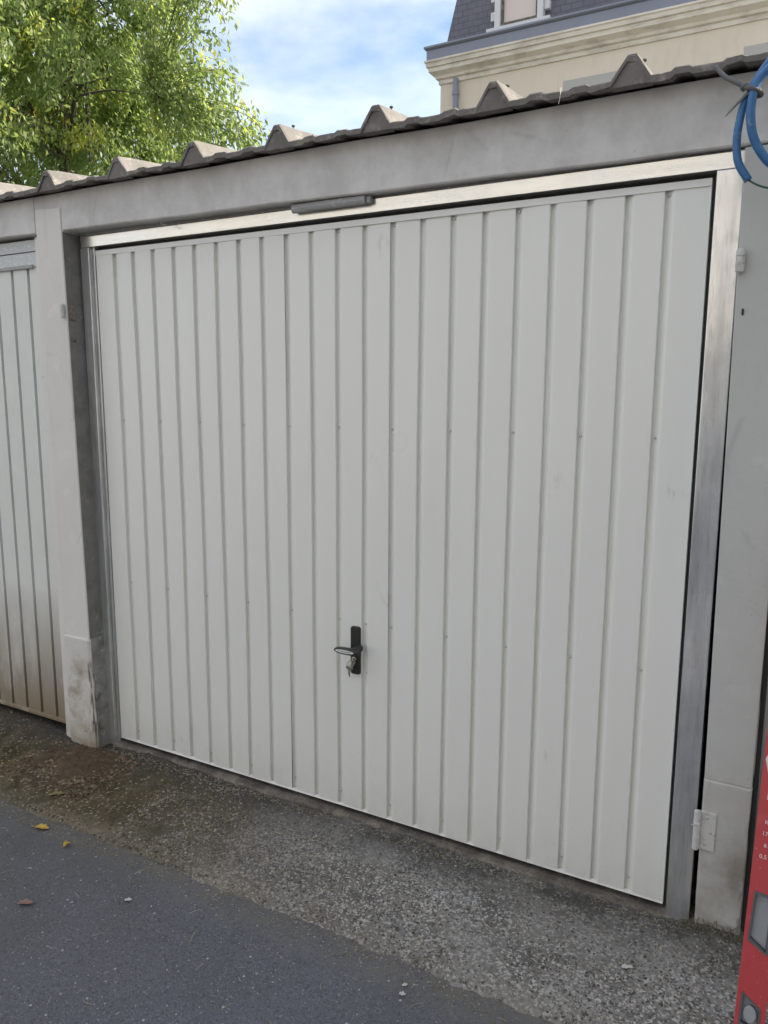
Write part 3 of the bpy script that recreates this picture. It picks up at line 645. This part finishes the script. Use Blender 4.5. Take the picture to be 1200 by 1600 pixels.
# corrugated roof sheet
def roof(name, x0, x1, ridges, parent, slope=math.tan(R(6.5)), y0=-.135, y1=5.15):
    px = []
    def prof(x):
        z = 0
        for r_ in ridges:
            d = abs(x-r_)
            if d < .048: z = max(z, .056*min(1, (.048-d)/.037))
        for r_ in ridges:
            for off in (.118, .232):
                d = abs(x-(r_+off))
                if d < .026: z = max(z, .006*min(1, (.026-d)/.01))
        return z
    T0 = .012
    X = set(np.round(np.arange(x0, x1+.001, .0125), 4).tolist())
    for r_ in ridges:
        for d in (-.048, -.011, .011, .048, .092, .102, .134, .144, .206, .216, .248, .258):
            if x0 <= r_+d <= x1: X.add(round(r_+d, 4))
    X = sorted(X); YS = [0, .006, .02, .06, .12, .2, .3, .5, .8, 1.2, 2, 3, 4, 5.3]
    m = MB(); n = len(X); T = .012
    for lay in (0, 1):
        for iy, yy in enumerate(YS):
            for x in X:
                j = .0035*float(fbm(np.array([x]), np.array([yy*.5]), 30, 3, 11)[0]); e = 0
                if iy == 0: e = .007*float(fbm(np.array([x]), np.array([5.]), 22, 4, 15)[0])
                sk = .0165*(x+.1)*(1-min(1, yy/3)); y = y0+yy+e+sk; z = 2.219+.0066*(x+.1)+prof(x)*(1-.03*(iy == 0))+slope*(yy)+j-((.017+.005*float(fbm(np.array([x]), np.array([9.]), 9, 3, 19)[0]) if iy < 3 else T) if lay else 0)-(.003 if (iy == 0 and not lay) else 0)
                m.v.append((x, y, z))
    K = len(YS)*n
    for iy in range(len(YS)-1):
        for k in range(n-1):
            a = iy*n+k
            m.f.append((a, a+1, a+n+1, a+n)); m.f.append((K+a, K+a+n, K+a+n+1, K+a+1)); m.mi += [0, 0]
    for k in range(n-1):
        m.f.append((k, K+k, K+k+1, k+1)); m.mi.append(0)
    for iy in range(len(YS)-1):
        m.f.append((iy*n, iy*n+n, K+iy*n+n, K+iy*n)); a = iy*n+n-1; m.f.append((a, K+a, K+a+n, a+n)); m.mi += [0, 0]
    rf = m.build(name, M_ROOF, parent, fix=False)
    for r_ in ridges:                                  # moulded closers at the eave
        if not (x0-.01 <= r_ <= x1+.01): continue
        b = MB(); z = 2.2025+.0066*(r_+.1); yc = y0+.004+.0165*(r_+.1)
        b.prism([(r_-.048, z), (r_+.048, z), (r_+.047, z+.0165), (r_+.0105, z+.0725), (r_-.0105, z+.0725), (r_-.047, z+.0165)], yc, yc+.03)
        b.build('ridge_closer', M_ROOF, rf, .002)
        b = MB(); yb = y0+.085+random.uniform(-.008, .03); yb += .0165*(r_+.1); zt = 2.219+.056+.0066*(r_+.1)+slope*(yb-y0-.0165*(r_+.1))
        b.lathe([(.0025, -.01), (.0025, .008), (.006, .009), (.0055, .013), (.002, .014)], (r_+random.uniform(.004, .010), yb, zt-.004), 'z', 8)
        b.build('roof_bolt', M_BARE, rf)
    return rf
RID = [-.093, .268, .612, .953, 1.300, 1.656, 2.014, 2.368]
roof('roof', -.215, 2.42, RID, gar)
b = MB()       # eave batten between lintel and sheets
b.box(-.21, 2.415, -.02, .13, 2.200, 2.2165); b.build('wall_plate', M_BARE, gar)
b = MB(); pts = [(1.842, -.106, 2.238), (1.843, -.112, 2.220), (1.841, -.111, 2.208), (1.838, -.110, 2.198)]; b.tube(pts, .0009, 4); tag(b.build('cobweb_thread', M_THREAD), 'thin pale thread dangling from the roof edge left of the rightmost ridge', 'thread')

# ------------------------------------------------------------------ neighbouring garages
def neighbour(x1, label, ridges, xr0, plates=True):
    """garage whose opening ends at x1 on the right and is 2.28 wide"""
    t = empty('neighbour_garage', (x1-1.14, 0, 0), label, 'garage'); x0 = x1-2.28
    yd = FY(x1)+.036
    li = lintel('lintel', x0-.09, x1+.0345, t, -.002) if plates else lintel('lintel', x0+.007, x1+.09, t)
    z0, z1 = .036, 2.012; gxs = []
    k = 0
    while x1-.075-.1*k > x0+.05: gxs.append(x1-.075-.1*k); k += 1
    gxs = gxs[::-1]; pf = [(x0, 0)]
    for x in gxs: pf += [(x-.0085, 0), (x-.0075, .020), (x+.0075, .020), (x+.0085, 0)]
    pf += [(x1, 0)]; m = MB(); n = len(pf)
    for z in (z0, .5, 1., 1.5, 1.952): m.v += [(x, yd+y, z) for x, y in pf]
    for i in range(4):
        for q in range(n-1): m.f.append((i*n+q, i*n+q+1, (i+1)*n+q+1, (i+1)*n+q)); m.mi.append(0)
    m.box(x0, x1, yd+.024, yd+.05, z0, 2.012)
    d = m.build('garage_door', M_OLD, t, fix=False)
    m = MB(); m.box(x0, x1-.002, yd-.003, yd+.0125, 1.953, 2.010); d2 = m.build('top_plate', M_PLATE, d, .002)
    m = MB(); m.box(x0, x1-.035, yd-.010, yd-.001, 1.948, 1.962); m.build('top_rail', M_BAR, d, .002)
    m = MB(); m.box(x0, x1-.012, yd-.002, yd+.02, 2.014, 2.058); m.build('number_plate', M_PLATE, d, .0015)
    m = MB(); m.box(x0, x1+.004, yd-.006, yd+.0125, z0-.014, z0+.002); m.build('bottom_rail', M_OLD, d, .002)
    m = MB(); m.box(x0+.03, x1-.03, .17, 4.9, -.1, -.02); m.build('floor_slab', M_BARE, t)
    m = MB(); m.box(x0, x1, 4.9, 5, -.1, 2.8); m.build('back_wall', M_POST, t)
    for z in (1.30, 1.52, .9, .42, .13, .62):
        b = MB(); b.lathe([(.0035, 0), (.0035, .001), (.0015, .002)], (x1-.022+random.uniform(-.004, .004), yd, z), 'y', 8); b.build('screw', M_SCREW, d)
    r = roof('roof', xr0[0], xr0[1], ridges, t)
    return t, yd, d
nb, yd, nd = neighbour(-.262, 'old grey garage at the left edge with a dirty grooved door and scratched plate', [-.424-.347*k for k in range(8)][::-1], (-2.9, -.217))
# narrow cover board between the neighbour's door and the post
b = MB(); b.hexa([(-.262, FY(-.25)+.018, -.03), (-.2085, FY(-.25)+.010, -.03), (-.2085, .03, -.03), (-.262, .03, -.03), (-.262, FY(-.25)+.018, 2.06), (-.2285, FY(-.25)+.010, 2.06), (-.2285, .03, 2.06), (-.262, .03, 2.06)])
cb_ = b.build('cover_board', M_POST, nb, .002)
# old scraped lettering on the plate : a few pale worn strokes
b = MB()
for i in range(46):
    x = -.56+.27*random.random(); z = random.choice([1.998, 1.968, 1.987, 1.966, 2.03, 2.034])+random.uniform(-.004, .004); l = random.uniform(.004, .016); a = random.uniform(-.4, .5) if z < 2.01 else random.uniform(-1.5, 1.5)
    p0 = Vector((x, 0, z)); p1 = p0+Vector((math.cos(a)*l, 0, math.sin(a)*l)); nrm = Vector((-math.sin(a), 0, math.cos(a)))*random.uniform(.0006, .0016)
    yy = yd-.0034 if z < 2.01 else yd-.0024
    q = [p0-nrm, p1-nrm*.6, p1+nrm*.5, p0+nrm]; b.add([(v.x, yy, v.z) for v in q], [(0, 1, 2, 3)])
b.build('worn_lettering', M_SCR, nd)
nb2, _, _ = neighbour(2.4245+2.28, 'grey garage beyond the right post, its door hidden past the frame edge', [2.372+.347*k for k in range(1, 8)], (2.4225, 4.95), False)
b = MB(); b.hexa([(4.725, -.08, -.1), (4.83, -.08, -.1), (4.83, 5, -.1), (4.725, 5, -.1), (4.725, -.08, 2.05), (4.83, -.08, 2.05), (4.83, 5, 2.05), (4.725, 5, 2.05)]); b.build('side_wall', M_POST, nb2)
b = MB(); b.box(-2.67, -2.545, -.13, 5, -.1, 2.15); b.build('side_wall', M_POST, nb)

# ------------------------------------------------------------------ blue conduit and cord
def arc(c, a, bb, y, a0, a1, n=40, dy=0): return [(c[0]+a*math.cos(R(a0+(a1-a0)*i/n)), y+dy*i/n, c[1]+bb*math.sin(R(a0+(a1-a0)*i/n))) for i in range(n+1)]
Y0 = -.16
P = [(2.360, Y0+.01, 2.245), (2.335, Y0, 2.205), (2.312, Y0-.006, 2.172), (2.2935, Y0-.008, 2.142), (2.282, Y0-.010, 2.115), (2.2735, Y0-.010, 2.075), (2.2705, Y0-.010, 2.03), (2.277, Y0-.008, 1.985), (2.300, Y0-.004, 1.945)]
b = MB(); b.tube(bez(P, 8), .0088, 14)
P2 = [(2.42, Y0+.004, 2.20), (2.375, Y0-.010, 2.195), (2.335, Y0-.018, 2.178), (2.3065, Y0-.024, 2.148), (2.2975, Y0-.026, 2.115), (2.2965, Y0-.024, 2.075), (2.304, Y0-.02, 2.035), (2.323, Y0-.014, 1.998), (2.35, Y0-.008, 1.970), (2.40, Y0, 1.955), (2.46, Y0+.01, 1.98), (2.50, Y0+.015, 2.04), (2.50, Y0+.01, 2.11), (2.47, Y0+.004, 2.17), (2.42, Y0+.004, 2.2)]
b.tube(bez(P2, 8), .0095, 14)
hose = b.build('conduit', M_BLUE, smooth=True); tag(hose, 'coiled blue plastic conduit hanging from the roof edge at the upper right corner', 'conduit')
b = MB(); b.tube(bez([(2.300, Y0-.004, 1.946), (2.322, Y0-.003, 1.932), (2.35, Y0, 1.924), (2.39, Y0, 1.928), (2.43, Y0, 1.94)], 6), .0022, 6); b.build('wire', M_GREEN, hose, smooth=True)
b = MB(); b.tube(bez([(2.208, -.100, 2.222), (2.230, -.132, 2.188), (2.258, -.162, 2.160), (2.281, -.174, 2.142), (2.296, -.186, 2.132), (2.312, -.186, 2.126)], 6), .0052, 8)
P = [Vector((2.2965, Y0-.012, 2.130))+Vector((.017*math.cos(R(a)), .021*math.sin(R(a)), -.008*math.cos(R(a)))) for a in range(0, 361, 20)]
b.tube(P, .0055, 8); b.lathe([(.008, -.006), (.011, 0), (.008, .006)], (2.280, Y0-.02, 2.140), 'z', 8)
tag(b.build('cord', M_CORD, smooth=True), 'dark cord tied round the blue conduit and the roof edge', 'cord')
b = MB(); b.tube([(2.286, -.185, 2.128), (2.266, -.183, 2.108), (2.244, -.180, 2.085)], [.0055, .0045, .002], 8); tag(b.build('cable_tie_tail', M_CLEAR), 'pale translucent strip sticking out beside the dark cord knot', 'plastic strip')

# ------------------------------------------------------------------ red level
# local frame : u along width (x), v along length, w out of the face
lev = MB(); W, TH, LN = .064, .026, 1.2
foot = Vector((2.421, -.338, -.033)); ang = math.atan2(.25, 1.17)
ML = Matrix.Translation(foot) @ Matrix.Rotation(-ang, 4, 'X') @ Matrix.Rotation(R(1.2), 4, 'Y')
Q = lambda pts: [ML @ Vector(p) for p in pts]
def lbox(m, x0, x1, y0, y1, z0, z1, mi=0):
    m.hexa(Q([(x0, y0, z0), (x1, y0, z0), (x1, y1, z0), (x0, y1, z0), (x0, y0, z1), (x1, y0, z1), (x1, y1, z1), (x0, y1, z1)]), mi)
def lprism(m, poly, y0, y1, mi=0):
    n = len(poly); m.add(Q([(x, y0, z) for x, z in poly]+[(x, y1, z) for x, z in poly]), [tuple(range(n)), tuple(range(2*n-1, n-1, -1))]+[(i, i+n, (i+1) % n+n, (i+1) % n) for i in range(n)], mi)
root = empty('spirit_level', foot, 'red box section tool standing against the right post with grey rimmed openings', 'spirit level')
holes = [[(.0085, .028), (.052, .015), (.0535, .075), (.0095, .105)], [(.008, .225), (.053, .200), (.056, .338), (.012, .342)], [(.011, .86), (.052, .86), (.052, .98), (.011, .98)], [(.011, 1.08), (.052, 1.08), (.052, 1.14), (.011, 1.14)]]
# body ring strips around the holes
zs = [0.0]
for hl in holes: zs += [hl, ]
def strip(m, poly): lprism(m, poly, -TH, 0)
cur = [(0, .002), (W, .002)]
for hl in holes:
    bl, br_, tr_, tl = hl
    m = lev
    strip(m, [cur[0], cur[1], (W, br_[1]), br_, bl, (0, bl[1])])
    strip(m, [(0, bl[1]), bl, tl, (0, tl[1])]); strip(m, [br_, (W, br_[1]), (W, tr_[1]), tr_])
    cur = [(0, tl[1]), tl, tr_, (W, tr_[1])]
    if hl is not holes[-1]:
        nx = holes[holes.index(hl)+1]; mid = (tl[1]+nx[0][1])/2
        strip(m, [(0, mid), (0, tl[1]), tl, tr_, (W, tr_[1]), (W, mid)]); cur = [(0, mid), (W, mid)]
strip(lev, cur+[(W, LN), (0, LN)])
lev.build('body', M_RED, root)
for i, hl in enumerate(holes):
    c = (sum(p[0] for p in hl)/4, sum(p[1] for p in hl)/4)
    inner = [(c[0]+(p[0]-c[0])*.80, c[1]+(p[1]-c[1])*(.9 if i % 2 else .84)) for p in hl]
    m = MB(); k = 4
    for q in range(4):
        a, b2, ia, ib = hl[q], hl[(q+1) % 4], inner[q], inner[(q+1) % 4]; lprism(m, [a, b2, ib, ia], -TH-.002, .001)
    rim = m.build('grip' if i in (1, 2) else 'vial_frame', M_GRIP, root)
    m = MB(); lprism(m, inner, -TH*.55, -TH*.35); 
    if i in (0, 3):
        cc = ML @ Vector((c[0], -TH*.75, c[1])); pts = [(c[0]+.014*math.cos(2*math.pi*q/24), c[1]+.020*math.sin(2*math.pi*q/24)) for q in range(24)]; lprism(m, pts, -TH-.0005, -TH*.5)
    m.build('vial' if i in (0, 3) else 'grip_web', M_VIAL, rim, .002)
m = MB(); lprism(m, [(.0035, .652), (.016, .686), (.040, .690), (.060, .66), (.058, .60), (.050, .565), (.016, .558), (.0175, .60)], -TH-.0008, -TH+.0005, 0)
lprism(m, [(.026, .575), (.045, .573), (.046, .588), (.027, .590)], -TH-.0011, -TH-.0007, 1)
m.build('sticker', [M_STICK, M_PRINTD], root)
m = MB()
for i, tx in enumerate(('KL 60', '170 cm', '61 in', '0,5 mm')):
    add_text(m, tx, .0135, ML @ Matrix.Translation((.0335, -TH-.0004, .505-.027*i)) @ Matrix.Rotation(R(90), 4, 'X'), 0)
m.build('printing', M_PRINT, root)

# ------------------------------------------------------------------ town house behind
hx0, hx1, hy = -5.02, 16.0, 14.0
ho = empty('town_house', (5, 14, 0), 'cream town house with slate mansard roof rising behind the garages', 'house')
m = MB(); m.box(hx0, hx1, hy, hy+10, -.1, 8.12); wall = m.build('wall', M_PLASTER, ho)
m = MB()   # cornice mouldings: profile in (y,z) out from wall, mitred round the left corner
pf = [(0, 8.02), (-.03, 8.02), (-.035, 8.10), (-.08, 8.12), (-.10, 8.17), (-.20, 8.24), (-.205, 8.32), (-.24, 8.33), (-.25, 8.40), (-.275, 8.42), (-.275, 8.455), (.2, 8.46)]
def sweep(m, pf, mi=0):
    n = len(pf); path = [lambda d: (hx1, hy+d), lambda d: (hx0+d, hy+d), lambda d: (hx0+d, hy+10)]
    o = len(m.v)
    for p in path: m.v += [(*p(d), z) for d, z in pf]
    for i in range(2):
        for k in range(n-1): m.f.append((o+i*n+k, o+i*n+k+1, o+(i+1)*n+k+1, o+(i+1)*n+k)); m.mi.append(mi)
sweep(m, pf); m.build('cornice', M_STONE, ho)
m = MB(); sweep(m, [(.2, 8.461), (-.225, 8.461), (-.235, 8.47), (-.235, 8.66), (-.26, 8.67), (-.285, 8.70), (-.28, 8.735), (-.24, 8.745), (.15, 8.745), (.15, 8.80)]); m.build('gutter', M_ZINC, ho)
m = MB(); m.add([(hx0+.06, hy+.06, 8.70), (hx1, hy+.06, 8.70), (hx1, hy+.55, 11.6), (hx0+.55, hy+.55, 11.6), (hx0+.06, hy+10, 8.70), (hx0+.55, hy+9.5, 11.6), (hx1, hy+9.5, 11.6), (hx1, hy+10, 8.7)], [(0, 1, 2, 3), (4, 0, 3, 5), (3, 2, 6, 5), (1, 7, 6, 2)]); m.build('roof', M_SLATE, ho)
m = MB(); m.tube([(-4.62, hy-.10, 8.05), (-4.62, hy-.10, 0)], .062, 12); m.lathe([(.075, -.0), (.075, .09)], (-4.62, hy-.10, 7.72), 'z', 12); m.build('downpipe', M_ZINC, ho, smooth=False)
for i in range(6):
    x0 = -3.80+3.3*i; x1 = x0+1.03; z0, z1 = 8.86, 10.6; y = hy+.04
    m = MB(); m.box(x0-.16, x1+.16, y-.14, y+.1, z0-.09, z0+.02); m.box(x0, x0+.12, y-.10, y+.7, z0+.02, z1); m.box(x1-.12, x1, y-.10, y+.7, z0+.02, z1); m.box(x0-.12, x1+.12, y-.14, y+.8, z1, z1+.25)
    for q in range(5):
        zq = z0+.20+q*.36; m.box(x0-.11, x0-.002, y-.02, y+.3, zq, zq+.17); m.box(x1+.002, x1+.11, y-.02, y+.3, zq, zq+.17)
    f = m.build('dormer', M_WHITE, ho, .008)
    m = MB(); m.box(x0+.12, x1-.12, y+.02, y+.05, z0+.02, z1); m.build('blind', M_BLIND, f)
    m = MB(); m.box(x0+.1205, x0+.17, y-.03, y+.015, z0+.12, z1); m.box(x1-.17, x1-.1205, y-.03, y+.015, z0+.12, z1); m.box(x0+.1205, x1-.1205, y-.035, y+.018, z0+.022, z0+.115); m.build('frame', M_BARE, f)
for i in range(6):
    for zt in (7.62, 4.5):
        x0 = -2.31+3.3*i; x1 = x0+1.05
        m = MB(); m.box(x0-.10, x0, hy-.012, hy+.05, zt-1.9, zt+.09); m.box(x1, x1+.10, hy-.012, hy+.05, zt-1.9, zt+.09); m.box(x0, x1, hy-.012, hy+.05, zt, zt+.09); f = m.build('window', M_PLASTER, ho, .006)
        m = MB(); m.box(x0, x1, hy-.004, hy+.0, zt-1.9, zt); m.build('pane', M_GLASS, f)
        m = MB(); m.box(x0, x1, hy-.02, hy-.0045, zt-1.2, zt-.001); m.build('shutter_box', M_SHUT, f)

# ------------------------------------------------------------------ tree
def build_tree(base, cen, rad, nshoot, nleaf, label, seed, leaf_l=.094, extra=()):
    r = np.random.default_rng(seed); t = empty('broadleaf_tree', base, label, 'tree')
    base = Vector(base); cen = Vector(cen); m = MB(); limbs = []
    top = Vector((cen.x, cen.y, cen.z+rad[2]*.55)); tr = bez([base, base+Vector((.05, 0, 1.2)), Vector((cen.x-.1, cen.y, cen.z-rad[2]*.55)), cen+Vector((.15, .1, 0)), top], 6)
    m.tube(tr, [max(.02, .13*(1-i/len(tr))+.015) for i in range(len(tr))], 10)
    for k in range(26):
        s0 = tr[int(6+(len(tr)-9)*r.random())]; a = r.uniform(0, 6.28); e = r.uniform(-.25, 1.0)
        d = Vector((math.cos(a)*math.cos(e)*rad[0], math.sin(a)*math.cos(e)*rad[1], math.sin(e)*rad[2]))*r.uniform(.6, .92)
        end = cen+d; mid = (s0+end)/2+Vector((r.normal(0, .2), r.normal(0, .2), .25+r.normal(0, .15)))
        P = bez([s0, mid, end], 6); m.tube(P, [.035*(1-i/len(P))+.006 for i in range(len(P))], 6); limbs += P[3:]
        for q in range(4):
            s1 = P[int(r.integers(3, len(P)-1))]; dd = Vector(r.normal(0, 1, 3)).normalized()*r.uniform(.5, 1.1); dd.z = abs(dd.z)*.5
            B = bez([s1, s1+dd*.5+Vector((0, 0, .08)), s1+dd], 4); m.tube(B, [.018*(1-i/len(B))+.004 for i in range(len(B))], 4); limbs += B[2:]
    LP = np.array([tuple(p) for p in limbs])
    tips = []
    while len(tips) < nshoot:
        u = r.normal(0, 1, 3); u /= np.linalg.norm(u); rr = r.random()**.42
        lump = 1+.24*math.sin(u[0]*5.1+seed)*math.sin(u[1]*4.3+2)+.20*math.sin(u[2]*6.7+u[0]*4)
        p = np.array(cen)+u*np.array(rad)*rr*lump
        if p[2] < 2.3: continue
        if p[0] > cen.x+1.4 and r.random() < .62: continue
        # gaps in the crown
        if math.sin(p[0]*2.3+1)*math.sin(p[1]*1.9)*math.sin(p[2]*2.6+.5) > .18: continue
        tips.append(p)
    nshoot = len(tips)
    tips += [np.array(e) for e in extra]
    for _ in range(120):                                # long hanging sprays on the near side, in front of the trunk
        tips.append(np.array([cen.x+r.uniform(-1.5, 1.6), cen.y-r.uniform(1.6, 2.5), cen.z+r.uniform(-1.7, 1.2)]))
    V = []; T = []; tw = MB()
    for ti, p in enumerate(tips):
        d2 = ((LP-p)**2).sum(1); s0 = LP[d2.argmin()]; vec = p-s0; dist = np.linalg.norm(vec)
        if dist > 1.15 and ti < nshoot: s0 = p-vec/dist*1.15
        out_ = (p-np.array(cen)); out_[2] *= .4; out_ = out_/(np.linalg.norm(out_)+1e-6)
        tip = p+out_*r.uniform(.12, .4)+np.array([0, 0, -r.uniform(.05, .38)])
        B = bez([s0, (s0+p)/2+np.array([0, 0, .08]), p, tip], 4)
        if ti % 2 == 0 or ti >= nshoot: tw.tube(B, [.007*(1-i/len(B))+.0018 for i in range(len(B))], 3, cap=False)
        B = np.array([tuple(b) for b in B]); tint0 = r.random()
        if r.random() < .09: tint0 = 1.4
        k = nleaf; k = nleaf if ti < nshoot else int(nleaf*.7); tt = (r.random(k)**.75)*(len(B)-1.001); i0 = tt.astype(int); fr_ = (tt-i0)[:, None]
        c = B[i0]*(1-fr_)+B[i0+1]*fr_+r.normal(0, .085, (k, 3)); 
        dr = r.normal(0, 1, (k, 3))*.5+out_*.45+np.array([0, 0, -.95]); dr /= np.linalg.norm(dr, axis=1)[:, None]
        sd_ = np.cross(dr, r.normal(0, 1, (k, 3))); sd_ /= np.linalg.norm(sd_, axis=1)[:, None]
        nn = np.cross(dr, sd_); ln = leaf_l*r.uniform(.6, 1.25, k)[:, None]; wd = ln*r.uniform(.16, .24, k)[:, None]
        v = np.stack([c, c+dr*ln*.45+sd_*wd-nn*wd*.25, c+dr*ln+nn*-.1*ln, c+dr*ln*.45-sd_*wd-nn*wd*.25], 1)
        V.append(v.reshape(-1, 3)); T.append(np.repeat(np.clip(tint0*.55+r.random(k)*.38, 0, 1), 4))
    V = np.concatenate(V); T = np.concatenate(T); n = len(V)//4
    me = bpy.data.meshes.new('crown'); me.from_pydata(V.tolist(), [], (np.arange(n)[:, None]*4+np.arange(4)).tolist()); me.materials.append(M_LEAF)
    at = me.attributes.new('tint', 'FLOAT', 'POINT'); at.data.foreach_set('value', T.astype(np.float32))
    o = bpy.data.objects.new('crown', me); col.objects.link(o); attach(o, t)
    m.add(tw.v, tw.f); m.build('trunk', M_BARK, t, fix=False)
    return t
ex = []
for (x, z, n_) in ((-3.85, 4.80, 4), (-4.0, 4.66, 5), (-4.2, 4.60, 5), (-4.5, 4.75, 4), (-4.75, 5.0, 5), (-4.45, 5.35, 4), (-4.25, 5.42, 2), (-4.75, 5.6, 4), (-4.7, 6.0, 4), (-4.85, 6.4, 4), (-5.0, 4.7, 5), (-4.6, 6.25, 3), (-5.1, 5.3, 5), (-4.55, 6.75, 4), (-4.5, 6.5, 3), (-5.1, 6.9, 5), (-5.3, 6.4, 5), (-5.3, 5.8, 5), (-5.0, 5.0, 5)):
    for _ in range(n_): ex.append((x+random.uniform(-.18, .18)-.20, 6+random.uniform(-.25, .25), z+.15+random.uniform(-.1, .1)))
build_tree((-7.7, 6.6, 0), (-7.8, 6.5, 6.2), (2.1, 2.6, 3.3), 820, 125, 'leafy green tree with drooping yellow green shoots behind the left garages', 4, extra=ex)

# ------------------------------------------------------------------ the other sides of the yard (they shade and light the front)
def yard_house(label, x0, x1, y0, y1, h, mat, face):
    t = empty('yard_house', ((x0+x1)/2, (y0+y1)/2, 0), label, 'house')
    m = MB(); m.box(x0, x1, y0, y1, -.1, h); m.build('wall', mat, t)
    m = MB(); cx, cy = (x0+x1)/2, (y0+y1)/2
    m.add([(x0-.4, y0-.4, h), (x1+.4, y0-.4, h), (x1+.4, y1+.4, h), (x0-.4, y1+.4, h), (cx-1.5, cy, h+2.2), (cx+1.5, cy, h+2.2)], [(0, 1, 5, 4), (1, 2, 5), (2, 3, 4, 5), (3, 0, 4), (3, 2, 1, 0)]); m.build('roof', M_SLATE, t)
    n = int(((x1-x0) if face == 'y' else (y1-y0))//2.8)
    for i in range(n):
        for z in (1.0, 3.9):
            m = MB(); g_ = MB(); q = 1.2+2.8*i
            if face == 'y': a = x0+q; m.box(a-.08, a+1.08, y1, y1+.04, z-.08, z+1.5); g_.box(a, a+1, y1+.04, y1+.05, z, z+1.42)
            else: a = y0+q; m.box(x0-.04, x0, a-.08, a+1.08, z-.08, z+1.5); g_.box(x0-.05, x0-.04, a, a+1, z, z+1.42)
            f = m.build('window', M_WHITE, t); g_.build('pane', M_GLASS, f)
yard_house('cream rendered house across the yard, opposite the garages', -17, 3, -22, -14, 6.8, M_RENDER, 'y')
yard_house('unseen grey rendered house added at the right end of the yard to block skylight', 5.6, 14, -13, -1.0, 6.0, M_POSTR, 'x')  # unseen blocker, added to cut the skylight from the right
